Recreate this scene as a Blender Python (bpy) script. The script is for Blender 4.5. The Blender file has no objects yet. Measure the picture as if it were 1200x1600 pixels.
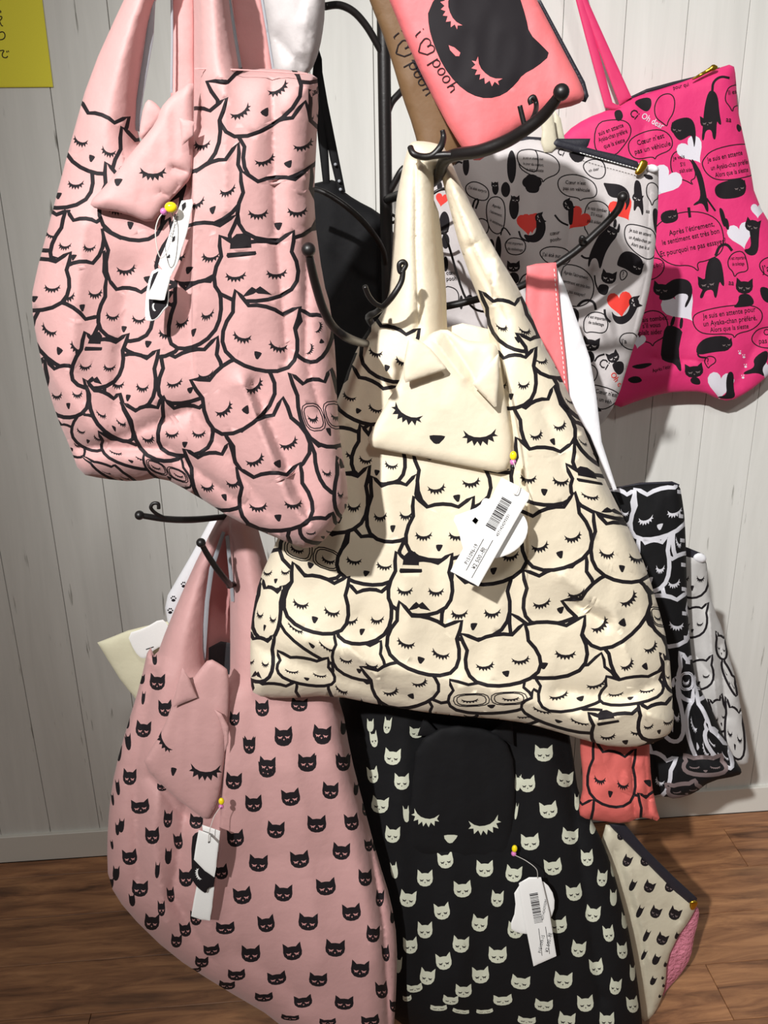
import bpy, bmesh, math, random
import numpy as np
from mathutils import Vector, Matrix
from mathutils.geometry import delaunay_2d_cdt, tessellate_polygon
random.seed(4); RNG = np.random.default_rng(4)
SC = bpy.context.scene; COL = SC.collection
# ------------------------------------------------------------------ camera
CAM = np.array([0.0, -1.70, 1.45]); FOC = 1358.0
PITCH, YAW, ROLL = math.radians(20.05), math.radians(4.21), math.radians(-0.973)
FW = np.array([math.sin(YAW)*math.cos(PITCH), math.cos(YAW)*math.cos(PITCH), -math.sin(PITCH)])
R0 = np.array([math.cos(YAW), -math.sin(YAW), 0.0]); U0 = np.cross(R0, FW)
RT = math.cos(ROLL)*R0 + math.sin(ROLL)*U0; UP = -math.sin(ROLL)*R0 + math.cos(ROLL)*U0
cd = bpy.data.cameras.new('camera'); cam = bpy.data.objects.new('camera', cd); COL.objects.link(cam)
cd.sensor_fit = 'VERTICAL'; cd.sensor_height = 24.0; cd.lens = FOC/1600*24.0; cd.clip_start = 0.02
cam.matrix_world = Matrix(((RT[0], UP[0], -FW[0], CAM[0]), (RT[1], UP[1], -FW[1], CAM[1]), (RT[2], UP[2], -FW[2], CAM[2]), (0, 0, 0, 1)))
SC.camera = cam
# ------------------------------------------------------------------ light
w = bpy.data.worlds.new('world'); SC.world = w; w.use_nodes = True
w.node_tree.nodes['Background'].inputs[0].default_value = (1.0, 0.965, 0.91, 1)
w.node_tree.nodes['Background'].inputs[1].default_value = 0.13
def spot(name, loc, tgt, power, angle, blend, size, col):
    l = bpy.data.lights.new(name, 'SPOT'); l.energy = power; l.spot_size = math.radians(angle); l.spot_blend = blend
    l.shadow_soft_size = size; l.color = col
    o = bpy.data.objects.new(name, l); COL.objects.link(o); o.location = loc
    o.rotation_euler = (Vector(tgt)-Vector(loc)).to_track_quat('-Z', 'Y').to_euler(); return o
spot('ceiling_spotlight', (-1.10, -3.20, 3.00), (0.92, -0.15, 0.92), 670, 46, 1.0, 0.035, (1.0, 0.985, 0.965))
spot('ceiling_spotlight', (0.15, -2.45, 2.55), (-0.10, -0.40, 0.95), 40, 84, 1.0, 0.09, (1.0, 0.965, 0.92))
def area(name, loc, tgt, power, size, col):
    l = bpy.data.lights.new(name, 'AREA'); l.energy = power; l.size = size; l.color = col
    o = bpy.data.objects.new(name, l); COL.objects.link(o); o.location = loc
    o.rotation_euler = (Vector(tgt)-Vector(loc)).to_track_quat('-Z', 'Y').to_euler(); return o
area('fill_light', (-1.2, -2.4, 2.9), (-0.2, -0.4, 1.0), 10, 0.8, (1.0, 0.93, 0.86))  # soft fill lamp added from the upper left, not a ceiling fitting
SC.view_settings.view_transform = 'Standard'; SC.view_settings.look = 'None'
SC.view_settings.gamma = 1.0; SC.view_settings.use_curve_mapping = False; SC.view_settings.exposure = 0.0

# ------------------------------------------------------------------ helpers
def lin(c):
    return tuple((v/255/12.92 if v/255 <= .04045 else ((v/255+.055)/1.055)**2.4) for v in c) + (1.0,)
def at(px, py, Y):
    px = np.asarray(px, float); py = np.asarray(py, float); Y = np.asarray(Y, float)
    d = FW + RT*((px-600)/FOC)[..., None] + UP*((800-py)/FOC)[..., None]
    t = (Y-CAM[1])/d[..., 1]
    return CAM + d*t[..., None]
def at1(px, py, Y): return Vector(at(np.array([px]), np.array([py]), np.array([Y]))[0])
def mat(name, col, rough=.6, metal=0.0, bump=None, sheen=0.0, vary=None, spec=.5):
    m = bpy.data.materials.new(name); m.use_nodes = True; nt = m.node_tree; b = nt.nodes['Principled BSDF']
    b.inputs['Base Color'].default_value = lin(col); b.inputs['Roughness'].default_value = rough
    b.inputs['Metallic'].default_value = metal; b.inputs['Sheen Weight'].default_value = sheen
    b.inputs['Specular IOR Level'].default_value = spec
    tc = nt.nodes.new('ShaderNodeTexCoord')
    if bump:
        prev = None
        for sc, st, dist in bump:
            n = nt.nodes.new('ShaderNodeTexNoise'); n.inputs['Scale'].default_value = sc; n.inputs['Detail'].default_value = 4
            nt.links.new(tc.outputs['Object'], n.inputs['Vector'])
            bp = nt.nodes.new('ShaderNodeBump'); bp.inputs['Strength'].default_value = st; bp.inputs['Distance'].default_value = dist
            nt.links.new(n.outputs['Fac'], bp.inputs['Height'])
            if prev: nt.links.new(prev.outputs['Normal'], bp.inputs['Normal'])
            prev = bp
        nt.links.new(prev.outputs['Normal'], b.inputs['Normal'])
    n = nt.nodes.new('ShaderNodeTexNoise'); n.inputs['Scale'].default_value = (vary or (900, .06))[0]; n.inputs['Detail'].default_value = 2
    nt.links.new(tc.outputs['Object'], n.inputs['Vector'])
    r = nt.nodes.new('ShaderNodeMapRange'); a = (vary or (900, .06))[1]
    r.inputs['To Min'].default_value = 1-a; r.inputs['To Max'].default_value = 1+a*.5
    nt.links.new(n.outputs['Fac'], r.inputs['Value'])
    mx = nt.nodes.new('ShaderNodeMix'); mx.data_type = 'RGBA'; mx.blend_type = 'MULTIPLY'; mx.inputs[0].default_value = 1
    mx.inputs[6].default_value = lin(col); nt.links.new(r.outputs[0], mx.inputs[7]); nt.links.new(mx.outputs[2], b.inputs['Base Color'])
    return m
FB = [(26, .35, .006), (2200, .12, .0004)]
M = dict(
    pink=mat('dusty_pink_polyester', (199, 154, 152), .62, bump=FB, sheen=.15),
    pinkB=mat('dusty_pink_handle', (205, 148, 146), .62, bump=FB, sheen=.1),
    cream=mat('cream_polyester', (228, 216, 192), .55, bump=FB, sheen=.1),
    black=mat('black_polyester', (20, 20, 22), .75, bump=FB, spec=.2),
    ink=mat('black_ink', (28, 24, 28), .7, spec=.25), white_ink=mat('white_ink', (205, 208, 188), .7),
    silver_ink=mat('pale_grey_ink', (205, 205, 212), .6), grey_ink=mat('thin_grey_ink', (120, 105, 105), .7),
    coral=mat('coral_polyester', (232, 118, 122), .6, bump=FB), coralD=mat('deep_coral_polyester', (214, 104, 98), .6, bump=FB),
    brown=mat('gold_brown_cloth', (116, 88, 58), .6, bump=FB), hot=mat('hot_pink_cotton', (226, 50, 118), .65, bump=FB),
    hotB=mat('hot_pink_webbing', (226, 56, 112), .6), greyc=mat('pale_grey_cotton', (200, 194, 194), .6, bump=FB),
    greyk=mat('grey_cotton', (196, 194, 192), .6, bump=FB), red=mat('red_ink', (226, 58, 48), .6), heart=mat('white_heart_ink', (225, 222, 232), .6),
    lining=mat('grey_lining', (146, 150, 156), .5), white=mat('white_satin', (232, 232, 236), .45, bump=FB),
    card=mat('white_card', (244, 244, 242), .55), iron=mat('black_wrought_iron', (22, 19, 19), .42, .0, bump=[(300, .15, .001)]),
    gold=mat('brass_metal', (226, 180, 60), .28, 1.0), yellow=mat('yellow_paper', (238, 228, 60), .7),
    bead=mat('yellow_glass_bead', (240, 215, 30), .15), beadp=mat('pink_glass_bead', (205, 120, 180), .15), thread=mat('clear_nylon_thread', (200, 196, 190), .3),
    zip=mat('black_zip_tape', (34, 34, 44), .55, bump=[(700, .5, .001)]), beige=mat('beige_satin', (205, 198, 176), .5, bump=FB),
    towel=mat('cream_cloth', (222, 218, 190), .8, bump=FB), pucker=mat('puckered_pink_cloth', (214, 130, 150), .7, bump=[(160, 1.0, .006)]),
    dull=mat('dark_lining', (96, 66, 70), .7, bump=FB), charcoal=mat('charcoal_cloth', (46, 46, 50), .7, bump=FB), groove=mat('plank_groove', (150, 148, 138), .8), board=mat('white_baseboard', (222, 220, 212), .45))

def link(name, me, parent=None, label=None):
    o = bpy.data.objects.new(name, me); COL.objects.link(o)
    if parent: o.parent = parent; o.matrix_parent_inverse = Matrix.Translation(-parent.location)
    if label: o['label'] = label
    return o
def thing(name, label, cat, loc, group=None):
    o = bpy.data.objects.new(name, None); COL.objects.link(o); o.location = loc; o.empty_display_size = .02
    o['label'] = label; o['category'] = cat
    if group: o['group'] = group
    return o
def mesh_from(name, V, F, mats, parent=None, label=None, mi=None, smooth=True):
    me = bpy.data.meshes.new(name); me.from_pydata([tuple(v) for v in V], [], [tuple(int(i) for i in f) for f in F])
    for m in mats: me.materials.append(M[m])
    if mi is not None: me.polygons.foreach_set('material_index', np.asarray(mi, np.int32))
    me.polygons.foreach_set('use_smooth', np.full(len(F), smooth)); me.update()
    return link(name, me, parent, label)
def tube(name, pts, rad, m, parent=None, label=None, seg=10, balls=()):
    """pts: list of world Vectors (smoothed), rad: radius or list"""
    P = [Vector(p) for p in pts]; R = rad if hasattr(rad, '__len__') else [rad]*len(P)
    Q, S = [], []
    for i in range(len(P)-1):
        p0, p1, p2, p3 = P[max(i-1, 0)], P[i], P[i+1], P[min(i+2, len(P)-1)]
        for k in range(6):
            t = k/6; Q.append(.5*((2*p1)+(p2-p0)*t+(2*p0-5*p1+4*p2-p3)*t*t+(3*p1-p0-3*p2+p3)*t**3)); S.append(R[i]*(1-t)+R[i+1]*t)
    Q.append(P[-1]); S.append(R[-1])
    V, F = [], []; n0 = None
    for i, q in enumerate(Q):
        d = (Q[min(i+1, len(Q)-1)]-Q[max(i-1, 0)]).normalized()
        if n0 is None: n0 = d.orthogonal().normalized()
        n0 = (n0-d*n0.dot(d)).normalized(); b = d.cross(n0)
        for k in range(seg):
            a = 2*math.pi*k/seg; V.append(q+(n0*math.cos(a)+b*math.sin(a))*S[i])
    for i in range(len(Q)-1):
        for k in range(seg):
            F.append((i*seg+k, i*seg+(k+1) % seg, (i+1)*seg+(k+1) % seg, (i+1)*seg+k))
    F.append(tuple(range(seg))[::-1]); F.append(tuple((len(Q)-1)*seg+k for k in range(seg)))
    o = mesh_from(name, V, F, [m], parent, label)
    return o
def ball(name, c, r, m, parent, sc=(1, 1, 1)):
    bm = bmesh.new(); bmesh.ops.create_uvsphere(bm, u_segments=16, v_segments=10, radius=r)
    for v in bm.verts: v.co = Vector((v.co.x*sc[0], v.co.y*sc[1], v.co.z*sc[2]))+Vector(c)
    me = bpy.data.meshes.new(name); bm.to_mesh(me); bm.free(); me.materials.append(M[m])
    me.polygons.foreach_set('use_smooth', np.full(len(me.polygons), True))
    return link(name, me, parent)

# --- 2D tools, photo-pixel plane of one cloth
def inside(P, poly):
    poly = np.asarray(poly, float); x, y = P[:, 0], P[:, 1]; r = np.zeros(len(P), bool)
    x0, y0 = poly[:, 0], poly[:, 1]; x1, y1 = np.roll(x0, -1), np.roll(y0, -1)
    for a, b, c, d in zip(x0, y0, x1, y1):
        if b == d: continue
        k = ((b > y) != (d > y)) & (x < (c-a)*(y-b)/(d-b)+a); r ^= k
    return r
def seg_dist(P, poly, closed=True):
    poly = np.asarray(poly, float); Q = np.roll(poly, -1, 0) if closed else poly[1:]; S = poly if closed else poly[:-1]
    best = np.full(len(P), 1e9)
    for a, b in zip(S, Q):
        ab = b-a; L = max(ab@ab, 1e-9); t = np.clip(((P-a)@ab)/L, 0, 1)
        best = np.minimum(best, np.hypot(*(P-a-t[:, None]*ab).T))
    return best
def chaikin(p, n=1, closed=True):
    p = [np.array(q, float) for q in p]
    for _ in range(n):
        r = []
        N = len(p)
        if not closed: r.append(p[0])
        for i in range(N if closed else N-1):
            a, b = p[i], p[(i+1) % N]; r += [a*.75+b*.25, a*.25+b*.75]
        if not closed: r.append(p[-1])
        p = r
    return np.array(p)
def resample(p, step, closed=True):
    p = np.asarray(p, float); out = []
    N = len(p)
    for i in range(N if closed else N-1):
        a, b = p[i], p[(i+1) % N]; k = max(1, int(np.hypot(*(b-a))/step))
        for j in range(k): out.append(a+(b-a)*j/k)
    if not closed: out.append(p[-1])
    return np.array(out)
def hash2(ix, iy, s):
    h = (ix.astype(np.int64)*374761393+iy.astype(np.int64)*668265263+s*1442695041) & 0xffffffff
    h = ((h ^ (h >> 13))*1274126177) & 0xffffffff
    return ((h ^ (h >> 16)) & 0xffff)/65535.0
def vnoise(x, y, s):
    ix, iy = np.floor(x), np.floor(y); fx, fy = x-ix, y-iy; fx = fx**3*(fx*(fx*6-15)+10); fy = fy**3*(fy*(fy*6-15)+10)
    a, b, c, d = hash2(ix, iy, s), hash2(ix+1, iy, s), hash2(ix, iy+1, s), hash2(ix+1, iy+1, s)
    return (a*(1-fx)+b*fx)*(1-fy)+(c*(1-fx)+d*fx)*fy-.5
class Sheet:
    """A cloth body: its outline and print in photo pixels, a real depth Y per point, a front and a back surface."""
    def __init__(s, Y, outline, holes=(), T=.03, Tb=None, w=40, w2=120, folds=(), steps=(), wr=(.0015, 70), dir=0, grad=(0, 0), sm=1, seed=1):
        s.Y0 = Y; s.T = T; s.Tb = T if Tb is None else Tb; s.w = w; s.w2 = w2; s.folds = folds; s.steps = steps; s.wr = wr; s.dir = dir; s.grad = grad; s.seed = seed
        s.out = chaikin(outline, sm) if sm else np.array(outline, float); s.holes = [chaikin(h, sm) if sm else np.array(h, float) for h in holes]
        s.c = s.out.mean(0)
    def base(s, P):
        P = np.asarray(P, float).reshape(-1, 2); return s.Y0+s.grad[0]*(P[:, 0]-s.c[0])+s.grad[1]*(P[:, 1]-s.c[1])
    def prof(s, P):
        d = seg_dist(P, s.out)
        for h in s.holes: d = np.minimum(d, seg_dist(P, h))
        f = lambda t: np.sqrt(np.clip(1-(1-np.clip(t, 0, 1))**2, 0, 1))
        return .55*f(d/s.w)+.45*f(d/s.w2), np.clip(d/12, 0, 1)
    def front(s, P):
        P = np.asarray(P, float).reshape(-1, 2); g, e = s.prof(P); Y = s.base(P)-s.T*g; D = 0
        for pts, amp, wd in s.folds:
            D = D+amp*np.exp(-(seg_dist(P, pts, False)/wd)**1.25)
        a, sc = s.wr
        if a:
            c, q = math.cos(s.dir), math.sin(s.dir); u = (P[:, 0]*c+P[:, 1]*q)/sc; v = (-P[:, 0]*q+P[:, 1]*c)/(sc*2.4)
            D = D+a*2.2*vnoise(u, v, s.seed)+a*1.3*(.25-np.abs(vnoise(u*1.9+7, v*1.7, s.seed+5)))*2+a*.5*vnoise(u*4, v*4, s.seed+9)
        Y = Y-D*e
        for ys, xs, am, wd in s.steps:
            x = np.interp(P[:, 1], ys, xs); A = np.interp(P[:, 1], ys, am); t = np.clip((P[:, 0]-x)/wd+.5, 0, 1)
            Y = Y-A*(t*t*(3-2*t))*e
        return Y
    def back(s, P):
        P = np.asarray(P, float).reshape(-1, 2); g, e = s.prof(P); return s.base(P)+s.Tb*g
    def build(s, name, m, parent, prints=(), step=8, label=None, inks=(), ostep=7):
        mats = [m]+list(inks)
        O = resample(s.out, ostep); H = [resample(h, ostep) for h in s.holes]
        lo, hi = O.min(0), O.max(0)
        gx, gy = np.meshgrid(np.arange(lo[0], hi[0], step), np.arange(lo[1], hi[1], step*.87))
        gx = gx+(np.arange(gx.shape[0]) % 2)[:, None]*step*.5; G = np.stack([gx.ravel(), gy.ravel()], 1)
        G += RNG.uniform(-.6, .6, G.shape)
        def keep(P, lim):
            k = inside(P, O)
            for h in H: k &= ~inside(P, h)
            P = P[k]
            if not len(P): return P
            d = seg_dist(P, O)
            for h in H: d = np.minimum(d, seg_dist(P, h))
            return P[d > lim]
        G = keep(G, step*.6)
        ins = []
        for L in [O]+H:
            t = np.roll(L, -1, 0)-np.roll(L, 1, 0); t /= np.maximum(np.hypot(*t.T), 1e-6)[:, None]; nrm = np.stack([-t[:, 1], t[:, 0]], 1)
            for dd in (1.2, 3.6):
                for sg in (1, -1): ins.append(keep(L+nrm*dd*sg, dd*.8))
        I = np.concatenate(ins)
        lines_ = []
        for ys, xs, am, wd in s.steps:
            yy = np.arange(ys[0], ys[-1], 5.0); xx = np.interp(yy, ys, xs)
            for o_ in (-.5, -.17, .17, .5): lines_.append(np.stack([xx+o_*wd, yy], 1))
        fp_ = []
        for pts, amp, wd in s.folds:
            if wd > 18: continue
            q = resample(pts, max(4, wd*.5), False); tt = np.gradient(q, axis=0); tt /= np.maximum(np.hypot(*tt.T), 1e-6)[:, None]; nn = np.stack([-tt[:, 1], tt[:, 0]], 1)
            for o_ in (0, -.35, .35, -.9, .9): fp_.append(q+nn*o_*wd)
        if fp_: G = np.concatenate([G, keep(np.concatenate(fp_), 3)])
        def tri(G, polys):
            V, E = [], []
            for L in lines_:
                b = len(V); V += [tuple(p) for p in L]; E += [(b+i, b+i+1) for i in range(len(L)-1)]
            for L in [O]+H+polys:
                b = len(V); V += [tuple(p) for p in L]; E += [(b+i, b+(i+1) % len(L)) for i in range(len(L))]
            V += [tuple(p) for p in G]
            vo, eo, fo, *_ = delaunay_2d_cdt([Vector(v) for v in V], E, [], 0, 1e-3)
            P = np.array([(v.x, v.y) for v in vo]); F = np.array([tuple(f) for f in fo if len(f) == 3])
            C = P[F].mean(1); k = inside(C, O)
            for h in H: k &= ~inside(C, h)
            a = P[F]; ar = (a[:, 1, 0]-a[:, 0, 0])*(a[:, 2, 1]-a[:, 0, 1])-(a[:, 2, 0]-a[:, 0, 0])*(a[:, 1, 1]-a[:, 0, 1])
            F[ar < 0] = F[ar < 0][:, ::-1]
            k &= np.abs(ar) > 1e-4
            return P, F[k], C[k]
        pr = []
        for poly, mi in prints:
            poly = np.asarray(poly, float)
            if poly[:, 0].max() < lo[0] or poly[:, 0].min() > hi[0] or poly[:, 1].max() < lo[1] or poly[:, 1].min() > hi[1]: continue
            pr.append((poly, mi))
        P, F, C = tri(np.concatenate([G, I]), [p for p, _ in pr])
        mi = np.zeros(len(F), int)
        for poly, k in pr:
            a, b = poly.min(0), poly.max(0)
            idx = np.where((C[:, 0] >= a[0]) & (C[:, 0] <= b[0]) & (C[:, 1] >= a[1]) & (C[:, 1] <= b[1]))[0]
            if len(idx): ii = inside(C[idx], poly); mi[idx[ii]] = k
        used = np.unique(F); rm = np.full(len(P), -1); rm[used] = np.arange(len(used)); P = P[used]; F = rm[F]
        V = at(P[:, 0], P[:, 1], s.front(P))
        Gb = keep(G[::2] if step < 9 else G, 4)
        P2, F2, _ = tri(np.concatenate([Gb, I]), [])
        V2 = at(P2[:, 0], P2[:, 1], s.back(P2))
        Vall = np.concatenate([V, V2]); Fall = [tuple(f[::-1]) for f in F]+[tuple(f+len(V)) for f in F2]
        # image y points down: an anticlockwise pixel triangle faces away, so the front is flipped
        o = mesh_from(name, Vall, Fall, mats, parent, label, np.concatenate([mi, np.zeros(len(F2), int)]))
        return o
    def decal(s, name, polys, m, parent, off=.0012, label=None):
        """flat print as polygons laid just proud of the cloth"""
        V, F = [], []
        for p in polys:
            p = resample(np.asarray(p, float), 6); tr = tessellate_polygon([[Vector((a, b, 0)) for a, b in p]])
            b = len(V); V += [tuple(q) for q in p]; F += [tuple(b+i for i in t) for t in tr]
        V = np.array(V); W = at(V[:, 0], V[:, 1], s.front(V)-off); return mesh_from(name, W, F, [m], parent, label, smooth=False)
    def text(s, name, lines, m, parent, off=.0012, label=None):
        """lines: (string, x, y, height px, angle deg clockwise, x stretch, weight); each line of print is a part"""
        for L in lines:
            st, x, y, h, ang = L[:5]; sx = L[5] if len(L) > 5 else 1.0
            cu = bpy.data.curves.new('t', 'FONT'); cu.body = st; cu.size = 1; cu.resolution_u = 2; cu.offset = L[6] if len(L) > 6 else 0
            ob = bpy.data.objects.new('t', cu); COL.objects.link(ob); dg = bpy.context.evaluated_depsgraph_get(); dg.update()
            me = ob.evaluated_get(dg).to_mesh(); a = math.radians(ang); VV, FF = [], []
            for v in me.vertices:
                u, q = v.co.x*h*sx, -v.co.y*h; VV.append((x+u*math.cos(a)-q*math.sin(a), y+u*math.sin(a)+q*math.cos(a)))
            for f in me.polygons: FF.append(tuple(f.vertices))
            bpy.data.objects.remove(ob); bpy.data.curves.remove(cu)
            if not VV: continue
            V = np.array(VV); k = inside(V, s.out); FF = [f for f in FF if all(k[i] for i in f)]
            if FF: mesh_from(name, at(V[:, 0], V[:, 1], s.front(V)-off), FF, [m], parent, label, smooth=False)

def stroke(pts, w, closed=False):
    """polyline -> list of quads polygons (as one ribbon polygon)"""
    p = np.asarray(pts, float); n = len(p)
    if closed: t = np.roll(p, -1, 0)-np.roll(p, 1, 0)
    else:
        t = np.gradient(p, axis=0)
    t /= np.maximum(np.hypot(*t.T), 1e-6)[:, None]; nn = np.stack([-t[:, 1], t[:, 0]], 1)
    ww = np.asarray(w)*np.ones(n); a, b = p+nn*ww[:, None]/2, p-nn*ww[:, None]/2
    if closed: return a, b
    return np.concatenate([a, b[::-1]])
def lmap(O, X, Y):
    O, X, Y = map(lambda v: np.array(v, float), (O, X, Y))
    return lambda q: O+np.asarray(q, float)[:, :1]*X+np.asarray(q, float)[:, 1:2]*Y
EYE = [(-.56, .20), (-.50, .02), (-.62, -.06), (-.44, -.08), (-.46, -.27), (-.28, -.17), (-.22, -.36), (-.10, -.21), (0, -.38), (.08, -.21), (.24, -.36), (.28, -.16), (.47, -.26), (.43, -.07), (.62, -.06), (.50, .02), (.56, .20), (.38, .03), (.2, -.05), (0, -.07), (-.2, -.05), (-.38, .03)]
EYE = np.array(EYE)
NOSE = np.array([(-.5, .42), (-.25, .5), (.25, .5), (.5, .42), (.42, .1), (.15, -.45), (-.05, -.5), (-.2, -.4), (-.45, .05)])
HEAD = np.array([(-.9, .97), (-.72, .87), (-.47, .68), (-.25, .745), (0, .765), (.25, .745), (.47, .68), (.72, .87), (.9, .97), (.905, .7), (.86, .42), (.98, .15), (1.03, -.12), (1.0, -.38), (.87, -.6), (.6, -.76), (.3, -.835), (0, -.855), (-.3, -.835), (-.6, -.76), (-.87, -.6), (-1.0, -.38), (-1.03, -.12), (-.98, .15), (-.86, .42), (-.905, .7)])
def eye_at(c, w, ang, sq=1.0):
    a = math.radians(ang); X = np.array((math.cos(a), math.sin(a)))*w; Yv = np.array((math.sin(a), -math.cos(a)))*w*sq
    return lmap(c, X, Yv)(EYE)
def cat(LE, RE, N, sw=6.5, opt='', ink=1, base=0):
    LE, RE, N = (np.array(v, float) for v in (LE, RE, N)); X = (RE-LE)/1.8; Em = (LE+RE)/2; Yv = (Em-N)/1.45; O = N+.5*Yv
    f = lmap(O, X, Yv); p = f(HEAD); a, b = stroke(p, sw, True)
    ar = lambda q: abs(np.sum(q[:, 0]*np.roll(q[:, 1], -1)-q[:, 1]*np.roll(q[:, 0], -1)))
    if ar(a) < ar(b): a, b = b, a
    out = [(a, ink), (b, base)]
    for sx in (-1, 1): out.append((lmap(f([(sx*.5, -.13)])[0], X*.44, Yv*.50)(EYE), ink))
    if 's' in opt:
        mo = [(-.34, -.72), (-.2, -.55), (-.1, -.46), (0, -.53), (.1, -.46), (.22, -.56), (.4, -.72), (.2, -.68), (.06, -.66), (0, -.62), (-.06, -.66), (-.2, -.7)]
        out.append((f(mo), ink))
    else: out.append((lmap(f([(0, -.5)])[0], X*.21, Yv*.2)(NOSE), ink))
    if 'h' in opt:
        out += [(f([(-.66, .5), (-.64, .86), (-.5, 1.0), (-.3, 1.0), (-.14, .86), (-.12, .5)]), ink), (f([(-.66, .49), (-.65, .60), (-.13, .60), (-.12, .49)]), base),
                (f([(-.74, .42), (-.72, .5), (-.02, .5), (0, .42), (-.03, .39), (-.7, .36)]), ink)]
    if 'g' in opt:
        for sx in (-1, 1):
            for rr in (1, .82):
                th = np.linspace(0, 2*np.pi, 15)[:-1]; e = np.stack([sx*.46+.44*rr*np.sign(np.cos(th))*np.abs(np.cos(th))**.7, -.12+.33*rr*np.sign(np.sin(th))*np.abs(np.sin(th))**.7], 1)
                q = f(e); a2, b2 = stroke(q, 1.8, True)
                if ar(a2) < ar(b2): a2, b2 = b2, a2
                out += [(a2, ink), (b2, base)]
            out.append((lmap(f([(sx*.5, -.13)])[0], X*.38, Yv*.42)(EYE), ink))
    return out
def cats(lst, **k):
    out = []
    for c in lst:
        (x0, y0, s), LE, RE, N = c[0], c[1], c[2], c[3]; g = lambda q: (x0+q[0]/s, y0+q[1]/s)
        out += cat(g(LE), g(RE), g(N), opt=c[4] if len(c) > 4 else '', **dict(k, **(c[5] if len(c) > 5 else {})))
    return out
def Z(cr, pts): return [(cr[0]+x/cr[2], cr[1]+y/cr[2]) for x, y in pts]
def mini(cx, cy, w, h=None, rot=0, ink=1, face=2):
    """small solid cat head with pale face"""
    h = h or w*.92; a = math.radians(rot); X = np.array((math.cos(a), math.sin(a)))*w/2; Yv = np.array((math.sin(a), -math.cos(a)))*h/1.85
    f = lmap((cx, cy), X, Yv)
    hd = f([(-.93, .95), (-.7, .78), (-.42, .52), (0, .56), (.42, .52), (.7, .78), (.93, .95), (.95, .4), (1, 0), (.93, -.4), (.62, -.75), (.2, -.88), (-.2, -.88), (-.62, -.75), (-.93, -.4), (-1, 0), (-.95, .4)])
    ey = [(-.7, -.1), (-.42, -.2), (-.14, -.12), (-.2, -.24), (-.28, -.28), (-.3, -.42), (-.42, -.3), (-.56, -.4), (-.58, -.26)]
    out = [(hd, ink)]
    if w > 11:
        out += [(f(ey), face), (f([(-x, y) for x, y in ey]), face), (f([(-.1, -.42), (.1, -.42), (0, -.58)]), face)]
    return out

# ------------------------------------------------------------------ setting
def wood_mat(name, cols, sx, sy, sz, rough, var=.25, stain=None, bump=.15):
    m = bpy.data.materials.new(name); m.use_nodes = True; nt = m.node_tree; b = nt.nodes['Principled BSDF']; L = nt.links.new
    tc = nt.nodes.new('ShaderNodeTexCoord'); oi = nt.nodes.new('ShaderNodeObjectInfo')
    ad = nt.nodes.new('ShaderNodeVectorMath'); ad.operation = 'MULTIPLY_ADD'
    cmb = nt.nodes.new('ShaderNodeCombineXYZ')
    for i in range(3): L(oi.outputs['Random'], cmb.inputs[i])
    ad.inputs[1].default_value = (37, 53, 71); L(cmb.outputs[0], ad.inputs[0]); L(tc.outputs['Object'], ad.inputs[2])
    mp = nt.nodes.new('ShaderNodeMapping'); mp.inputs['Scale'].default_value = (sx, sy, sz); L(ad.outputs[0], mp.inputs[0])
    n = nt.nodes.new('ShaderNodeTexNoise'); n.inputs['Scale'].default_value = 1; n.inputs['Detail'].default_value = 8; n.inputs['Roughness'].default_value = .65
    n.inputs['Distortion'].default_value = .6; L(mp.outputs[0], n.inputs['Vector'])
    cr = nt.nodes.new('ShaderNodeValToRGB'); el = cr.color_ramp.elements
    el[0].position = cols[0][0]; el[0].color = lin(cols[0][1]); el[1].position = cols[-1][0]; el[1].color = lin(cols[-1][1])
    for p, c in cols[1:-1]: e = el.new(p); e.color = lin(c)
    L(n.outputs['Fac'], cr.inputs[0])
    mr = nt.nodes.new('ShaderNodeMapRange'); mr.inputs['To Min'].default_value = 1-var; mr.inputs['To Max'].default_value = 1; L(oi.outputs['Random'], mr.inputs[0])
    mx = nt.nodes.new('ShaderNodeMix'); mx.data_type = 'RGBA'; mx.blend_type = 'MULTIPLY'; mx.inputs[0].default_value = 1
    L(cr.outputs[0], mx.inputs[6]); L(mr.outputs[0], mx.inputs[7]); last = mx.outputs[2]
    if stain:
        (sxx, syy, szz), col, p0, p1 = stain
        mp2 = nt.nodes.new('ShaderNodeMapping'); mp2.inputs['Scale'].default_value = (sxx, syy, szz); L(ad.outputs[0], mp2.inputs[0])
        n2 = nt.nodes.new('ShaderNodeTexNoise'); n2.inputs['Scale'].default_value = 1; n2.inputs['Detail'].default_value = 5; L(mp2.outputs[0], n2.inputs['Vector'])
        r2 = nt.nodes.new('ShaderNodeMapRange'); r2.inputs['From Min'].default_value = p0; r2.inputs['From Max'].default_value = p1; L(n2.outputs['Fac'], r2.inputs[0])
        m2 = nt.nodes.new('ShaderNodeMix'); m2.data_type = 'RGBA'; m2.inputs[7].default_value = lin(col); L(r2.outputs[0], m2.inputs[0]); L(last, m2.inputs[6]); last = m2.outputs[2]
    L(last, b.inputs['Base Color']); b.inputs['Roughness'].default_value = rough
    bp = nt.nodes.new('ShaderNodeBump'); bp.inputs['Strength'].default_value = bump; bp.inputs['Distance'].default_value = .001
    L(n.outputs['Fac'], bp.inputs['Height']); L(bp.outputs[0], b.inputs['Normal']); return m
M['wplank'] = wood_mat('whitewashed_plank', [(.3, (214, 214, 209)), (.55, (223, 223, 218)), (.8, (229, 229, 225))], 26, 26, 2.0, .6, .025,
                       ((95, 60, 9), (118, 116, 108), .672, .76), .12)
M['fplank'] = wood_mat('brown_floor_plank', [(.28, (84, 54, 36)), (.45, (148, 102, 70)), (.62, (186, 134, 92)), (.8, (204, 152, 108))], 5, 38, 20, .42, .22,
                       ((3.5, 16, 8), (62, 44, 34), .58, .8), .25)
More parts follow.
